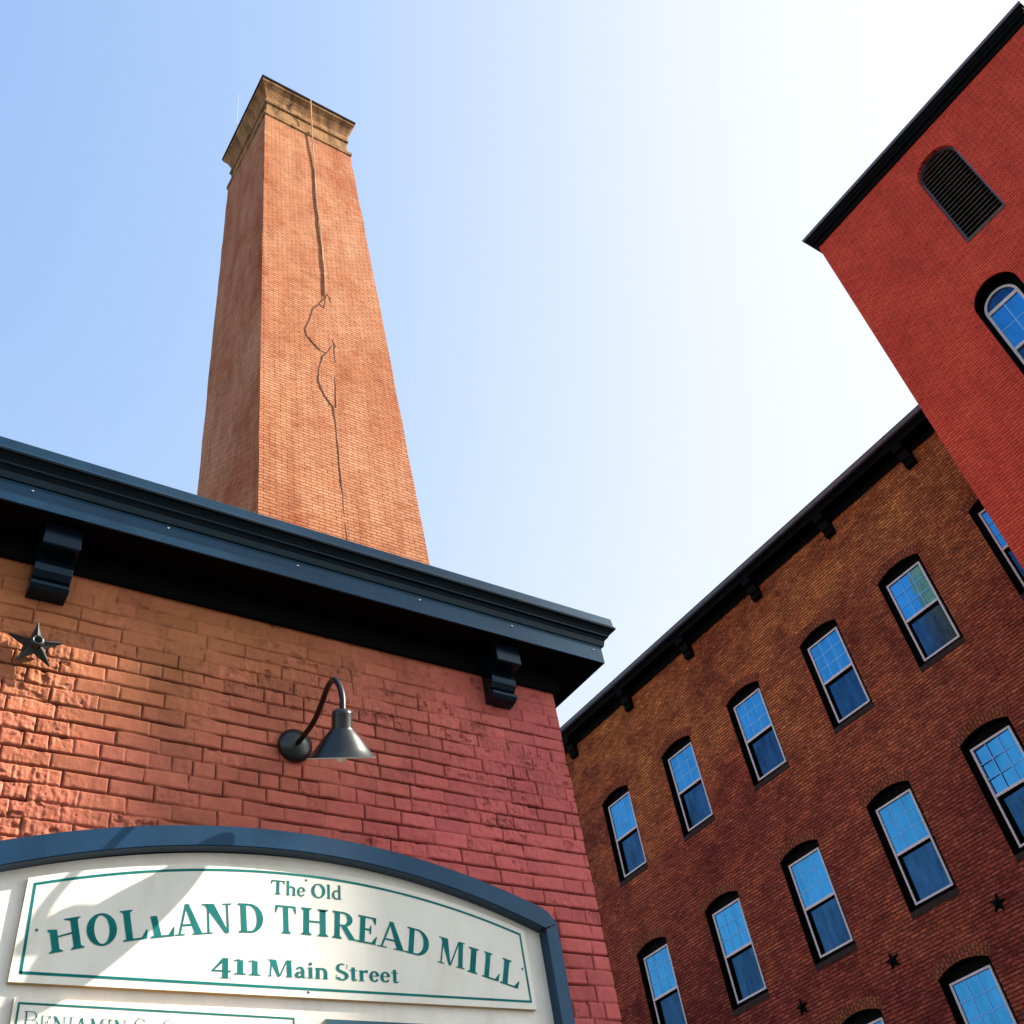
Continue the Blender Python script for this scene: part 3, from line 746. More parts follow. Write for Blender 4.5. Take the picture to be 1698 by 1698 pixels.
# louvred vent
lv = MB(); zt = 16.46 + H
fr_o = opening(2.62, 16.462 + H, 0.944, 18.655 + H, 0.468, 24); fr_i = opening(2.62, 16.52 + H, 0.86, 18.655 + H, 0.425, 24)
for k in range(len(fr_o)):
    j = (k + 1) % len(fr_o)
    A, B_, C_, D_ = fr_o[k], fr_o[j], fr_i[j], fr_i[k]
    lv.face([(TX + .10, *A), (TX + .10, *B_), (TX + .10, *C_), (TX + .10, *D_)])
    lv.face([(TX + .10, *D_), (TX + .10, *C_), (TX + .20, *C_), (TX + .20, *D_)])
vent = lv.build('louvred_vent', M['gutter'], tower, (TX, 2.62, 16.46 + H))
nsl = 21
for k in range(nsl):
    z = 16.56 + k * (19.08 - 16.56) / nsl
    hwid = 0.43
    if z > 18.60: hwid = math.sqrt(max(0.01, 0.43 ** 2 - (z - 18.63) ** 2))
    s = MB()
    s.loft([[(TX + .115, 2.62 + sgn * hwid, z + H), (TX + .120, 2.62 + sgn * hwid, z + .022 + H), (TX + .215, 2.62 + sgn * hwid, z + .088 + H), (TX + .212, 2.62 + sgn * hwid, z + .062 + H)] for sgn in (-1, 1)])
    s.build('slat', M['louver'], vent, (TX, 2.62, z + H))
sb = MB(); sb.box(TX - .015, TX + .15, 2.62 - .47, 2.62 + .47, 16.37 + H, 16.455 + H); sb.build('sill', M['louver'], vent, (TX, 2.62, 16.4 + H), False, .01)
# arched window
def arch_window(cy, zb, zs, rise, wd):
    x0, x1 = TX + .20, TX + .25
    W = MB(); hw = wd / 2
    out = opening(cy, zb, wd, zs, rise, 28); inn_ = opening(cy, zb + .05, wd - .1, zs, rise - .05, 28)
    for k in range(len(out)):
        j = (k + 1) % len(out); A, B_, C_, D_ = out[k], out[j], inn_[j], inn_[k]
        W.face([(x0, *A), (x0, *B_), (x0, *C_), (x0, *D_)]); W.face([(x0, *D_), (x0, *C_), (x1, *C_), (x1, *D_)]); W.face([(x0, *B_), (x0, *A), (x1, *A), (x1, *B_)])
    W.box(x0 + .003, x1, cy - hw + .05, cy + hw - .05, zs - .05, zs + .03)
    zm = (zb + zs) / 2 - .02
    W.box(x0 + .003, x1, cy - hw + .05, cy + hw - .05, zm - .03, zm + .03)
    loc = (TX, cy, zb)
    win = W.build('arched_window', M['white_vinyl'], tower, loc)
    G = MB(); G.box(x0 + .025, x0 + .03, cy - hw + .04, cy + hw - .04, zm, zs - .03); G.build('upper_pane', M['glass_hi'], win, loc)
    G = MB(); G.box(x0 + .045, x0 + .05, cy - hw + .04, cy + hw - .04, zb + .04, zm - .02); G.build('lower_pane', M['glass_lo'], win, loc)
    G = MB(); G.face([(x0 + .028, a, z) for a, z in inn_[2:]]); G.build('lunette_pane', M['glass_lo'], win, loc)
    G = MB(); zc = (zm + zs) / 2
    G.box(x0 + .019, x0 + .0245, cy - .012, cy + .012, zm + .03, zs - .05)
    G.box(x0 + .019, x0 + .0245, cy - hw + .05, cy - .0122, zc - .012, zc + .012); G.box(x0 + .019, x0 + .0245, cy + .0122, cy + hw - .05, zc - .012, zc + .012)
    G.build('muntin_grid', M['muntin'], win, loc)
    S = MB(); o = opening(3.27, 12.56 + H, 0.952, 14.83 + H, 0.471, 24)
    if True:
        n = len(o)
        for i in range(n):
            (a0, z0), (a1, z1) = o[i], o[(i + 1) % n]
            S.face([(TX + .02, a0, z0), (TX + .02, a1, z1), (TX + .235, a1, z1), (TX + .235, a0, z0)])
        bm = bmesh.new(); ed = []
        for loop in (o, out):
            vs = [bm.verts.new((TX + .234, a, z)) for a, z in loop]
            ed += [bm.edges.new((vs[i], vs[(i + 1) % len(vs)])) for i in range(len(vs))]
        bmesh.ops.triangle_fill(bm, use_beauty=True, edges=ed, normal=(-1, 0, 0))
        for f in bm.faces: S.face([v.co.copy() for v in f.verts])
        bm.free()
        S.build('surround', M['black'], win, loc)
    S = MB(); S.box(TX - .04, TX + .18, cy - .54, cy + .54, 12.45 + H, 12.555 + H); S.build('sill', M['stone'], win, loc, False, .008)
arch_window(3.315, 12.70 + H, 14.79 + H, 0.36, 0.74)

# ------------------------------------------------------------------ the chimney
CD = 11.95                                     # distance scale of the chimney axis
def cw(z):                                    # half width at height z above the eye
    zr = z / CD
    return CD * np.interp(zr, [-0.13, 1.0, 1.45, 1.85, 2.03], [0.146, 0.1200, 0.1090, 0.0985, 0.0935])
def cxx(z):
    return CD * np.interp(z / CD, [-0.13, 0.9, 2.03], [0.5080, 0.4915, 0.4745])
chim = thing('chimney', 'tall tapering square orange brick smokestack with flared top, cracked down its sunlit side', 'chimney', (cxx(-1.6), CD, 0))
sh = MB(); rings = []
rs = random.Random(3)
NZ = 60; ZTOP = 2.028 * CD
def sq(x, y, w_, z, k=3, jit=0.0):
    pts = []
    for (ax, ay), (bx, by) in (((-1, -1), (1, -1)), ((1, -1), (1, 1)), ((1, 1), (-1, 1)), ((-1, 1), (-1, -1))):
        for i in range(k): 
            t_ = i / k
            pts.append((x + w_ * (ax + (bx - ax) * t_) + (rs.uniform(-jit, jit)), y + w_ * (ay + (by - ay) * t_) + rs.uniform(-jit, jit), z + H))
    return pts
for k in range(NZ + 1):
    z = -1.6 + (ZTOP + 1.6) * k / NZ
    rings.append(sq(cxx(z), CD, cw(z), z, 3, 0.006 if k else 0))
sh.loft(rings)
sh.build('shaft', M['chimney'], chim)
ct = cxx(ZTOP)
cp = MB(); rings = []
for wr, zr in ((.0938, 2.0281), (.0938, 2.032), (.0958, 2.034), (.0960, 2.044), (.0925, 2.046), (.0895, 2.050), (.0895, 2.092), (.0925, 2.094), (.0930, 2.102), (.0905, 2.105), (.0905, 2.118), (.0935, 2.130), (.0975, 2.143), (.1010, 2.151), (.1045, 2.157), (.1045, 2.164)):
    rings.append(sq(ct, CD, wr * CD, zr * CD, 1))
cp.loft(rings); cap = cp.build('flared_top', M['cap'], chim)
rim = MB(); rim.loft([sq(ct, CD, .1062 * CD, 2.1642 * CD, 1), sq(ct, CD, .1066 * CD, 2.171 * CD, 1), sq(ct, CD, .1050 * CD, 2.175 * CD, 1)])
rim.build('rim', M['black'], chim)
def onface(rx, rz, e=0.02):
    y = CD - cw(rz * CD * 0.9) - e
    for _ in range(6):
        y = CD - cw(min(rz * y, ZTOP)) - e
    return (rx * y, y, rz * y + H)
def capface(rx, rz, wr, e=.03):
    y = CD - wr * CD - e
    return (rx * y, y, rz * y + H)
cab = [capface(.5322, 2.4285, .107), capface(.5323, 2.33, .0975), capface(.5326, 2.2505, .096)] + [onface(a, b, .022) for a, b in ((.5340, 2.10), (.5356, 1.9796), (.5418, 1.8246), (.5450, 1.7219), (.5449, 1.6428))]
tb = MB(); tb.tube(cab, .016, 6); tb.build('lightning_cable', M['cable'], chim)
def ribbon(pts, ws, e):
    r = MB(); prev = None; path = []
    for k in range(len(pts) - 1):
        for j in range(5):
            t_ = j / 5; a = pts[k]; b = pts[k + 1]
            path.append((a[0] + (b[0] - a[0]) * t_ + rs.uniform(-.0009, .0009), a[1] + (b[1] - a[1]) * t_, ws[k] + (ws[k + 1] - ws[k]) * t_))
    path.append((*pts[-1], ws[-1]))
    P_ = [Vector(onface(a, b, e)) for a, b, _ in path]
    for k, (a, b, w_) in enumerate(path):
        d = P_[min(k + 1, len(P_) - 1)] - P_[max(k - 1, 0)]
        nrm = Vector((d.z, 0, -d.x)).normalized(); w2 = w_ * rs.uniform(.45, .85); p = P_[k]; q_ = Vector((0, .03, 0))
        cur = [p - nrm * w2, p + nrm * w2, p + nrm * w2 * .4 + q_, p - nrm * w2 * .4 + q_]
        if k: r.loft([prev, cur], 0, True, True, True)
        prev = cur
    return r
ck = ribbon([(.5430, 1.80), (.5452, 1.7219), (.5452, 1.6428), (.5291, 1.6041), (.5180, 1.585), (.5120, 1.555), (.5001, 1.5134), (.5050, 1.495), (.5276, 1.4697), (.5400, 1.468), (.5530, 1.496)], [.006, .009, .014, .022, .02, .018, .024, .02, .028, .018, .010], .004)
ck.build('crack', M['crack'], chim)
ck = ribbon([(.5400, 1.468), (.5329, 1.4559), (.5245, 1.418), (.5218, 1.3845), (.5330, 1.352), (.5486, 1.3286), (.5523, 1.2351), (.5559, 1.1286), (.5588, 1.02), (.5600, .95)], [.015, .026, .024, .024, .022, .022, .012, .010, .016, .014], .004)
ck.build('crack', M['crack'], chim)
ck = ribbon([(.5530, 1.515), (.5575, 1.500), (.5560, 1.478), (.5545, 1.40), (.5535, 1.33)], [.008, .020, .012, .008, .008], .004)
ck.build('crack', M['crack'], chim)
ck = ribbon([(.5453, 1.655), (.5530, 1.640), (.5545, 1.625)], [.010, .016, .008], .004); ck.build('crack', M['crack'], chim)
ck = ribbon([(.5300, 1.607), (.5400, 1.600), (.5452, 1.64)], [.008, .012, .008], .004); ck.build('crack', M['crack'], chim)
rd = MB(); zz = 2.1 * CD
yr = CD + .55; rd.tube([(.3579 * yr, yr, 2.1613 * yr * .985 + H), (.3577 * yr, yr, 2.2733 * yr + H)], [.012, .008], 6); rd.build('lightning_rod', M['steel'], chim)

# ------------------------------------------------------------------ the sign
SX = 0.484
YBD, YPN, YFR = 3.300, 3.283, 3.250
sign = thing('mill_sign', 'large white arched mill sign board in dark blue-black frame standing before the painted brick wall', 'sign', (SX * YFR, YBD, 0))
def arcz(apex, k, x): return apex - k * (x - SX) ** 2
def arcpts(scale, apex, k, xa, xb, n=40): return [(scale * (xa + (xb - xa) * i / n), scale * arcz(apex, k, xa + (xb - xa) * i / n) + H) for i in range(n + 1)]
zbot = 0.75
def plate(outline, y0, y1, name, mats, parent, side=0, bev=0):
    b = MB(); n = len(outline)
    b.face([(x, y0, z) for x, z in outline], 0); b.face([(x, y1, z) for x, z in reversed(outline)], side)
    for i in range(n):
        (a, c_), (d, e) = outline[i], outline[(i + 1) % n]
        b.face([(a, y0, c_), (a, y1, c_), (d, y1, e), (d, y0, e)], side)
    return b.build(name, mats, parent, (SX * YFR, YBD, H), False, bev)
top = arcpts(YBD, .532, .5425, .165, .803)
plate([(YBD * .165, zbot), (YBD * .803, zbot)] + top[::-1], YBD, YBD + .03, 'board', M['board'], sign)
# frame: arch band and two posts
af = MB(); n = 56
o_pts = []; i_pts = []
xo0, xo1 = .1475, .8205; xi0, xi1 = .1665, .8015
for i in range(n + 1):
    t_ = i / n
    xo = xo0 + (xo1 - xo0) * t_; xi = xi0 + (xi1 - xi0) * t_
    zo = arcz(.5632, .527, xo); d = min(t_, 1 - t_) * (xo1 - xo0)
    if d < .014: zo -= (.014 - d) * .75        # rounded shoulder
    o_pts.append((xo * YFR, zo * YFR + H)); i_pts.append((xi * YFR, arcz(.5405, .562, xi) * YFR + H))
rings = []
for (xo, zo), (xi, zi) in zip(o_pts, i_pts):
    rings.append([(xo, YFR + .003, zo), (xo * .999 + xi * .001, YFR, zo - .003), (xi, YFR, zi + .003), (xi, YFR + .003, zi), (xi, YBD + .034, zi), (xo, YBD + .034, zo)])
af.loft(rings); af.build('frame_arch', M['frame_blue'], sign, (SX * YFR, YBD, H), False, 0)
jz_r_o, jz_r_i = o_pts[-1][1], i_pts[-1][1]
for sgn in (0, 1):
    xo = (xo0, xo1)[sgn] * YFR; xi = (xi0, xi1)[sgn] * YFR
    po = MB()
    xa, xb = min(xo, xi), max(xo, xi)
    po.loft([[(xa, YFR, 0), (xb, YFR, 0), (xb, YBD + .034, 0), (xa, YBD + .034, 0)],
             [(xa, YFR, (jz_r_o if xa == xo else jz_r_i) - .004), (xb, YFR, (jz_r_o if xb == xo else jz_r_i) - .004), (xb, YBD + .034, (jz_r_o if xb == xo else jz_r_i) - .004), (xa, YBD + .034, (jz_r_o if xa == xo else jz_r_i) - .004)]])
    po.build('frame_post', M['frame_blue'], sign, (xa, YFR, 0), False, .002)
# the main panel
ptop = arcpts(YPN, .5205, .531, .2010, .7675)
pan = plate([(YPN * .1985, .3830 * YPN + H), (YPN * .7680, .3872 * YPN + H)] + ptop[::-1], YPN, YBD - .0005, 'name_panel', [M['panel'], M['panel_edge']], sign, 1)
def stroke_loop(pts, wd, y, name, material, parent, closed=True):
    b = MB(); n = len(pts)
    for i in range(n if closed else n - 1):
        a = Vector((pts[i][0], 0, pts[i][1])); c_ = Vector((pts[(i + 1) % n][0], 0, pts[(i + 1) % n][1]))
        d = (c_ - a)
        if d.length < 1e-6: continue
        d.normalize(); nn = Vector((-d.z, 0, d.x)) * wd / 2
        yy = y - (i % 2) * .0001
        a2 = a - d * wd * .35; c2 = c_ + d * wd * .35
        b.face([(a2.x + nn.x, yy, a2.z + nn.z), (c2.x + nn.x, yy, c2.z + nn.z), (c2.x - nn.x, yy, c2.z - nn.z), (a2.x - nn.x, yy, a2.z - nn.z)])
    return b.build(name, material, parent, (SX * YFR, YBD, H))
bt = [(x, z) for x, z in arcpts(YPN, .5132, .531, .2077, .7602, 60)]
stroke_loop([(YPN * .2077, .3915 * YPN + H), (YPN * .7612, .3955 * YPN + H)] + bt[::-1], .0085, YPN - .0008, 'border_line', M['teal'], pan)
for sx_, sz_ in ((.2155, .4300), (.7560, .4320), (.484, .5085), (.484, .3905)):
    b = MB(); b.loft([[(YPN * sx_ + q_ * math.cos(k * math.pi / 5), YPN - e_, YPN * sz_ + H + q_ * math.sin(k * math.pi / 5)) for k in range(10)] for q_, e_ in ((.0045, 0.0), (.0045, .0015), (.002, .0022))])
    b.build('screw', M['gutter'], pan, (SX * YFR, YBD, H))
# lower panels
p2 = plate([(YPN * .2060, zbot), (YPN * .4720, zbot), (YPN * .4720, .3690 * YPN + H), (YPN * .2060, .3705 * YPN + H)], YPN, YBD - .0005, 'tenant_panel', [M['panel'], M['panel_edge']], sign, 1)
stroke_loop([(YPN * .2105, zbot + .02), (YPN * .4675, zbot + .02), (YPN * .4675, .3642 * YPN + H), (YPN * .2105, .3658 * YPN + H)], .006, YPN - .0008, 'border_line', M['teal_thin'], p2)
p3 = plate([(YPN * .5020, zbot), (YPN * .7640, zbot), (YPN * .7640, .3655 * YPN + H), (YPN * .5020, .3655 * YPN + H)], YPN, YBD - .0005, 'tenant_panel', [M['teal_panel'], M['panel_edge']], sign, 1)
p3['label'] = 'teal lower panel'

# ------------------------------------------------------------------ lettering (roman capitals and old-style figures drawn here)
def q4(x0, y0, x1, y1, x2, y2, x3, y3): return [(x0, y0), (x1, y1), (x2, y2), (x3, y3)]
def stem(xb, xt, w_, y0=0.0, y1=1.0): return q4(xb, y0, xb + w_, y0, xt + w_, y1, xt, y1)
def bar(x0, x1, y, h): return q4(x0, y, x1, y, x1, y + h, x0, y + h)
def foot(x0, x1, s0, s1, y=0.0, h=.035, br=.06):     # serif with a bracket; s0,s1 the stem edges
    return [bar(x0, x1, y, h), q4(x0 + .02, y + h, x1 - .02, y + h, s1, y + h + br, s0, y + h + br)]
def head(x0, x1, s0, s1, y=1.0, h=.035, br=.06):
    return [bar(x0, x1, y - h, h), q4(s0, y - h - br, s1, y - h - br, x1 - .02, y - h, x0 + .02, y - h)]
def arc(cx, cy, rx, ry, tx, ty, a0, a1, n=18):
    out = []
    for i in range(n):
        a = math.radians(a0 + (a1 - a0) * i / n); b = math.radians(a0 + (a1 - a0) * (i + 1) / n)
        out.append([(cx + rx * math.cos(a), cy + ry * math.sin(a)), (cx + rx * math.cos(b), cy + ry * math.sin(b)),
                    (cx + (rx - tx) * math.cos(b), cy + (ry - ty) * math.sin(b)), (cx + (rx - tx) * math.cos(a), cy + (ry - ty) * math.sin(a))])
    return out
T = .225; t = .060; XH = .66
def glyph(ch, T=T, t=t):
    if ch == 'H': return 1.08, [stem(.10, .10, T), stem(.98 - T, .98 - T, T), bar(.10 + T, .98 - T, .48, t)] + foot(0, .2 + T, .1, .1 + T) + head(0, .2 + T, .1, .1 + T) + foot(.88 - T, 1.08, .98 - T, .98) + head(.88 - T, 1.08, .98 - T, .98)
    if ch == 'h*':   # H that has lost the top of its left stem
        return 1.08, [stem(.10, .10, T, 0, .66), [(.02, .70), (.10, .64), (.10 + T, .66), (.10 + T, .70), (.06, .74)], stem(.98 - T, .98 - T, T), [(.1 + T, .45), (.98 - T, .49), (.98 - T, .55), (.1 + T, .50)]] + foot(0, .2 + T, .1, .1 + T) + foot(.88 - T, 1.08, .98 - T, .98) + head(.80 - T, 1.08, .98 - T, .98)
    if ch == 'O': return 1.0, arc(.5, .5, .5, .53, T * 1.1, t * 1.1, 0, 360, 40)
    if ch == 'C': return .9, arc(.5, .5, .5, .53, T * 1.1, t * 1.1, 42, 318, 30) + [bar(.84, .88, .68, .30)]
    if ch == 'G': return 1.0, arc(.5, .5, .5, .53, T * 1.1, t * 1.1, 42, 318, 30) + [bar(.84, .88, .68, .30), bar(.72, .72 + T, .02, .38)]
    if ch == 'L': return .84, [stem(.10, .10, T), bar(0, .80, 0, t), [(.62, t), (.80, t), (.84, .30), (.80, .30)]] + head(0, .2 + T, .1, .1 + T)
    if ch == 'l*':   # L with its top worn away
        return .84, [stem(.14, .06, T, 0, .72), bar(0, .80, 0, t), [(.62, t), (.80, t), (.84, .30), (.80, .30)], [(.0, .04), (.14, .04), (.14, .10)]]
    if ch == 'A': return 1.06, [stem(.10, .43, .075, 0, 1), q4(.72, 0, .72 + T * 1.15, 0, .56, 1.0, .40, 1.0), bar(.24, .70, .29, t)] + [bar(-.02, .34, 0, .038), bar(.60, 1.08, 0, .038)]
    if ch == 'N': return 1.08, [stem(.14, .14, .07), q4(.80, 0, .93, 0, .14 + T * 1.15, 1, .02, 1), stem(.87, .87, .07, 0, 1), bar(0, .34, 0, .038), bar(-.06, .2, .962, .038), bar(.72, 1.08, .962, .038)]
    if ch == 'D': return 1.0, [stem(.10, .10, T), bar(0, .46, 0, t), bar(0, .46, 1 - t, t)] + arc(.45, .5, .55, .5, T * 1.1, t, -90, 90, 22)
    if ch == 'T': return .96, [stem(.48 - T / 2, .48 - T / 2, T), bar(.02, .94, 1 - t, t), [(0, .72), (.04, .72), (.14, 1 - t), (.02, 1 - t)], [(.92, .72), (.96, .72), (.94, 1 - t), (.82, 1 - t)]] + foot(.27, .69, .48 - T / 2, .48 + T / 2)
    if ch == 'R': return 1.08, [stem(.10, .10, T), bar(.1 + T, .50, 1 - t, t), bar(.1 + T, .50, .46, t), q4(.74, 0, 1.02, 0, .62, .48, .38, .48), bar(.86, 1.10, 0, .045)] + arc(.48, .73, .40, .27, T, t, -90, 90, 16) + foot(0, .2 + T, .1, .1 + T) + head(0, .2, .1, .18)
    if ch == 'B': return .95, [stem(.10, .10, T), bar(0, .50, 1 - t, t), bar(.1 + T, .50, .48, t), bar(0, .52, 0, t)] + arc(.48, .74, .36, .26, T, t, -90, 90, 16) + arc(.50, .27, .42, .27, T, t, -90, 90, 16)
    if ch == 'E': return .88, [stem(.10, .10, T), bar(0, .80, 1 - t, t), bar(.1 + T, .58, .49, t), bar(0, .82, 0, t), [(.62, t), (.80, t), (.88, .30), (.83, .30)], [(.64, 1 - t), (.76, .74), (.80, .74), (.80, 1 - t)], [(.56, .36), (.60, .36), (.60, .68), (.56, .68), (.50, .52)]]
    if ch == 'M': return 1.36, [stem(.13, .17, .07), q4(.56, 0, .66, 0, .20 + T * 1.05, 1, .08, 1), stem(.60, .98, .075, 0, 1), stem(1.04, 1.00, T), bar(0, .34, 0, .038), bar(-.02, .26, .962, .038), bar(.94, 1.36, 0, .038), bar(1.0, 1.32, .962, .038)]
    if ch == 'I': return .42, [stem(.105, .105, T)] + foot(0, .42, .105, .105 + T) + head(0, .42, .105, .105 + T)
    if ch == 'J': return .5, [stem(.2, .2, T, .08, 1), bar(.08, .5, .962, .038), [(.02, -.02), (.2, -.02), (.2 + T, .1), (.2, .14), (.05, .08)]]
    if ch == 'S': return .72, arc(.36, .745, .33, .275, T * .75, t, 60, 225, 16) + arc(.36, .255, .36, .275, T * .85, t, -158, 45, 20) + [[(.03, .74), (.06, .60), (.16, .50), (.50, .34), (.53, .24), (.69, .26), (.67, .40), (.56, .50), (.22, .65), (.19, .76)], bar(.62, .655, .70, .28), bar(.03, .065, .02, .30)]
    # lower case
    if ch == 'h': return .74, [stem(.08, .08, T * .8, 0, 1.04), stem(.50, .50, T * .8, 0, .46), bar(0, .32, 0, .04), bar(.42, .74, 0, .04), [(0, .98), (.1, .98), (.1, 1.04), (.06, 1.03)]] + arc(.40, .44, .26, .23, T * .72, t * 1.4, 0, 130, 10)
    if ch == 'n': return .74, [stem(.08, .08, T * .8, 0, XH), stem(.50, .50, T * .8, 0, .46), bar(0, .32, 0, .04), bar(.42, .74, 0, .04), [(0, .60), (.1, .60), (.1, XH), (.06, .65)]] + arc(.40, .44, .26, .23, T * .72, t * 1.4, 0, 130, 10)
    if ch == 'r': return .56, [stem(.08, .08, T * .8, 0, XH), bar(0, .34, 0, .04), [(0, .60), (.1, .60), (.1, XH), (.06, .65)], [(.24, .46), (.34, .56), (.52, .52), (.54, .68), (.40, .70), (.26, .60)]]
    if ch == 'e': return .58, arc(.29, .33, .29, .34, T * .75, t * 1.1, 5, 325, 26) + [bar(.10, .50, .33, .045)]
    if ch == 'l': return .36, [stem(.10, .10, T * .8, 0, 1.04), bar(0, .36, 0, .04), [(0, .98), (.1, .98), (.1, 1.04), (.06, 1.03)]]
    if ch == 'i': return .36, [stem(.10, .10, T * .8, 0, XH), bar(0, .36, 0, .04), [(0, .60), (.1, .60), (.1, XH), (.06, .65)]] + arc(.18, .87, .095, .095, .09, .09, 0, 360, 12)
    if ch == 'd': return .72, [stem(.46, .46, T * .8, 0, 1.04), bar(.5, .72, 0, .04), [(.38, .98), (.47, .98), (.47, 1.04), (.43, 1.03)]] + arc(.32, .32, .31, .34, T * .8, t * 1.2, 60, 300, 22)
    if ch == 'a': return .62, [stem(.36, .36, T * .75, .04, .48), bar(.42, .62, 0, .05)] + arc(.29, .47, .22, .20, T * .6, t * 1.2, 0, 165, 12) + arc(.24, .17, .22, .19, T * .8, t * 1.3, 50, 330, 18)
    if ch == 't': return .46, [stem(.12, .12, T * .8, .08, .82), bar(0, .42, .60, .05), [(.12, .10), (.18, -.01), (.36, -.01), (.46, .08), (.42, .10), (.30, .06)]]
    if ch == '4': return .78, [stem(.42, .42, T * .95, -.26, .92), bar(.02, .74, .10, .085), [(.42, .92), (.60, .92), (.12, .185), (.02, .185), (.02, .15)], bar(.30, .76, -.28, .04)]
    if ch == '1': return .52, [stem(.17, .17, T * .95, 0, .86)] + foot(.02, .54, .17, .17 + T * .95) + [[(.02, .78), (.18, .82), (.3, .90), (.17, .90), (.02, .83)]]
    if ch == '.': return .3, [bar(.08, .22, 0, .14)]
    return .30, []
def put(mb, g, BL, BR, UP, y):
    W, polys = g
    for k, poly in enumerate(polys):
        yy = y - (k % 9) * 0.00006
        mb.face([(BL[0] + (BR[0] - BL[0]) * px / W + UP[0] * py, yy, BL[1] + (BR[1] - BL[1]) * px / W + UP[1] * py + H) for px, py in poly])
YL = YPN - .0012
big = [('h*', .752, 1.3441, .8524, 1.371, -.0244, .0939), ('O', .8599, 1.3747, .9503, 1.3911, -.016, .0945), ('L', .9666, 1.397, 1.0442, 1.4151, -.021, .0953), ('l*', 1.0512, 1.4157, 1.1293, 1.4304, -.0194, .0949),
       ('A', 1.1294, 1.4305, 1.2248, 1.4449, -.0145, .1006), ('N', 1.2223, 1.4447, 1.32, 1.4566, -.0076, .0987), ('D', 1.3417, 1.4600, 1.4295, 1.4650, -.0070, .0986),
       ('T', 1.4712, 1.4703, 1.5496, 1.4714, -.0021, .0966), ('H', 1.5642, 1.4730, 1.6674, 1.4725, .0024, .0951), ('R', 1.6823, 1.4720, 1.7783, 1.4672, .0056, .0966), ('E', 1.7789, 1.4652, 1.8575, 1.4583, .0109, .0975),
       ('A', 1.8594, 1.4566, 1.9746, 1.4435, .0116, .0985), ('D', 1.9742, 1.4421, 2.0659, 1.4284, .0158, .0957), ('M', 2.1039, 1.4173, 2.2166, 1.3987, .0194, .0958), ('I', 2.2282, 1.3922, 2.2719, 1.3836, .0208, .0935),
       ('L', 2.2915, 1.3784, 2.3663, 1.3630, .0243, .0953), ('L', 2.3689, 1.3605, 2.4514, 1.3414, .0273, .0945)]
def word(items, mname, parent, name):
    mb = MB()
    for ch, a, b, c_, d, ux, uz in items: put(mb, glyph(ch), (a, b), (c_, d), (ux, uz), YL)
    o = mb.build(name, M[mname], parent, (SX * YFR, YBD, H)); return o
word(big[:7], 'teal', pan, 'lettering'); word(big[7:13], 'teal', pan, 'lettering'); word(big[13:], 'teal', pan, 'lettering')
def line(text, BL, BR, UP, mname, parent, gap=.10, Tt=None, small=None):
    gl = []
    for k, ch in enumerate(text):
        g_ = glyph(ch) if Tt is None else glyph(ch, *Tt)
        sc_ = 1.0 if (small is None or k == 0) else small
        gl.append((ch, g_, sc_))
    tot = sum(g_[0] * s_ + (gap if k < len(gl) - 1 else 0) for k, (_, g_, s_) in enumerate(gl))
    mb = MB(); x = 0
    for ch, g_, s_ in gl:
        if ch == ' ' and mb.f:
            mb.build('lettering', M[mname], parent, (SX * YFR, YBD, H)); mb = MB()
        f0 = x / tot; f1 = (x + g_[0] * s_) / tot
        put(mb, g_, (BL[0] + (BR[0] - BL[0]) * f0, BL[1] + (BR[1] - BL[1]) * f0), (BL[0] + (BR[0] - BL[0]) * f1, BL[1] + (BR[1] - BL[1]) * f1), (UP[0] * s_, UP[1] * s_), YL)
        x += g_[0] * s_ + gap
    return mb.build('lettering', M[mname], parent, (SX * YFR, YBD, H))
line('The Old', (1.4533, 1.6045), (1.7266, 1.6115), (.001, .0505), 'teal', pan, .06, (.20, .075))
line('411', (1.2524, 1.3232), (1.4211, 1.3243), (-.001, .053), 'teal', pan, .05)
line('Main Street', (1.4421, 1.3250), (1.937, 1.3320), (.001, .0546), 'teal', pan, .05, (.235, .075))
line('BENJAMIN', (.712, 1.1341), (1.0028, 1.1300), (-.003, .0460), 'teal_thin', p2, .10, (.09, .035), .80)
line('C.', (1.0242, 1.1298), (1.0672, 1.1290), (-.002, .0445), 'teal_thin', p2, .06, (.09, .035))
line('S', (1.1109, 1.1285), (1.1384, 1.1283), (-.002, .0445), 'teal_thin', p2, .06, (.09, .035))

# ------------------------------------------------------------------ gooseneck lamp
LX, LZ = 1.694, 2.415
lamp = thing('gooseneck_lamp', 'black gooseneck barn lamp with cone shade mounted on the painted brick wall above the sign', 'wall lamp', (LX, YF, LZ + H))
def revolve(pts, cx, cy, cz, n=36, ax='z'):
    rings = []
    for r_, h_ in pts:
        if ax == 'z': rings.append([(cx + r_ * math.cos(2 * math.pi * k / n), cy + r_ * math.sin(2 * math.pi * k / n), cz + h_) for k in range(n)])
        else: rings.append([(cx + r_ * math.cos(2 * math.pi * k / n), cy - h_, cz + r_ * math.sin(2 * math.pi * k / n)) for k in range(n)])
    return rings
b = MB(); b.loft(revolve([(.076, 0), (.078, .014), (.073, .026), (.055, .038), (.032, .046), (.016, .052)], LX, YF - .004, LZ + H, 32, 'y')); b.build('wall_plate', M['lampblack'], lamp, (LX, YF, LZ + H), True)
SHX, SHY = 1.632, 3.035
ctrl = [Vector(q_) for q_ in ((1.692, 3.57, 2.412), (1.685, 3.50, 2.400), (1.672, 3.36, 2.393), (1.643, 3.22, 2.398), (1.612, 3.10, 2.392), (1.590, 3.01, 2.352), (1.580, 2.955, 2.290), (1.575, 2.925, 2.222), (1.573, 2.922, 2.150))]
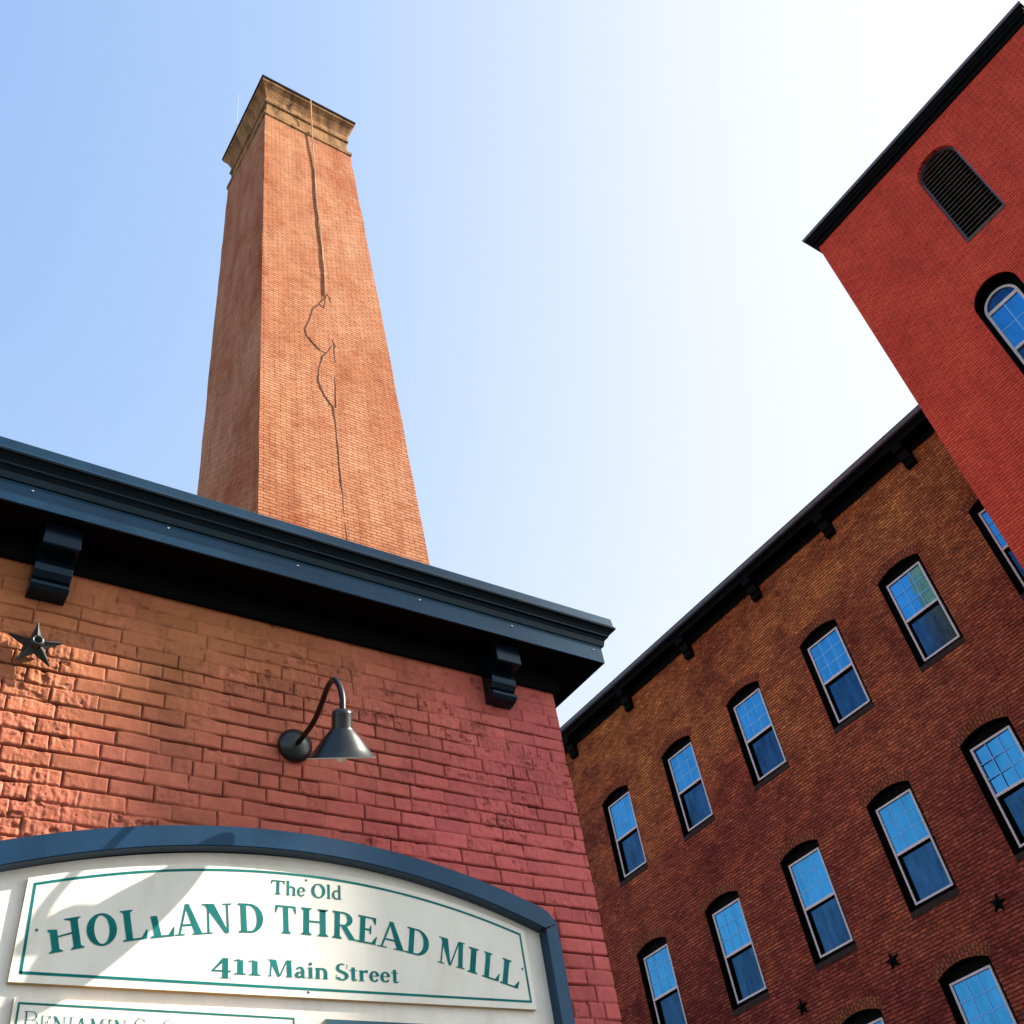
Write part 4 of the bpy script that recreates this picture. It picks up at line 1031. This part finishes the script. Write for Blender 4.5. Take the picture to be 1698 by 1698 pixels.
def spline(c, m=6):
    out = []
    for i in range(len(c) - 1):
        p0 = c[max(i - 1, 0)]; p1 = c[i]; p2_ = c[i + 1]; p3_ = c[min(i + 2, len(c) - 1)]
        for j in range(m):
            t_ = j / m
            out.append(0.5 * ((2 * p1) + (p2_ - p0) * t_ + (2 * p0 - 5 * p1 + 4 * p2_ - p3_) * t_ ** 2 + (3 * p1 - p0 - 3 * p2_ + p3_) * t_ ** 3))
    out.append(c[-1]); return out
pts = [Vector((p_[0], p_[1], p_[2] + H)) for p_ in spline(ctrl)]
b = MB(); b.tube(pts, .0115, 14); b.build('gooseneck_arm', M['arm_black'], lamp, (LX, YF, LZ + H), True)
top_ = Vector((1.572, 2.925, 2.165)) + Vector((0, 0, H)); bot_ = Vector((1.604, 3.008, 2.012)) + Vector((0, 0, H))
ax_ = (top_ - bot_).normalized(); e1_ = ax_.cross(Vector((0, 1, 0))).normalized(); e2_ = ax_.cross(e1_)
def rev_ax(prof, n=48):
    return [[bot_ + ax_ * h_ + (e1_ * math.cos(2 * math.pi * k / n) + e2_ * math.sin(2 * math.pi * k / n)) * max(r_, .0004) for k in range(n)] for r_, h_ in prof]
LH = (top_ - bot_).length
outp = [(.0, LH + .002), (.018, LH), (.034, LH - .008), (.038, LH - .018), (.038, LH - .070), (.040, LH - .074), (.046, LH - .080), (.068, .072), (.098, .030), (.121, .002), (.1245, 0.0)]
inp = [(.1245, 0.0), (.1235, -.003), (.119, .001), (.096, .032), (.066, .074), (.043, LH - .084), (.0, LH - .082)]
b = MB(); b.loft(rev_ax(outp), 0, True, True, False); sh_ = b.build('shade', M['lampblack'], lamp, bot_, True)
b = MB(); b.loft(rev_ax(inp), 0, True, False, True); b.build('shade_lining', M['lampwhite'], sh_, bot_, True)
b = MB(); b.loft(rev_ax([(.0006, -.016), (.014, -.013), (.027, .000), (.031, .016), (.027, .036), (.016, .060), (.014, .095)], 24)); b.build('bulb', M['bulb'], sh_, bot_, True)

# ------------------------------------------------------------------ big star on the near wall
star = thing('star_ornament', 'large black iron star with open centre on the sunlit left end of the near wall', 'wall ornament', (.597, YF, 2.628 + H))
s, P3 = star_mesh(.108, .037, .034, math.radians(2), .597, YF - .034, 2.628 + H, 'y')
s.build('star_plate', M['iron'], star, (.597, YF, 2.628 + H))
s = MB(); s.loft([[(x, y, z) for x, y, z in r_] for r_ in revolve([(.026, 0), (.028, .034), (.020, .044), (.0145, .044), (.0142, .030)], .597, YF - .034, 2.628 + H, 16, 'y')], 0, True, False, True)
s.build('centre_ring', M['iron'], star, (.597, YF, 2.628 + H), True)
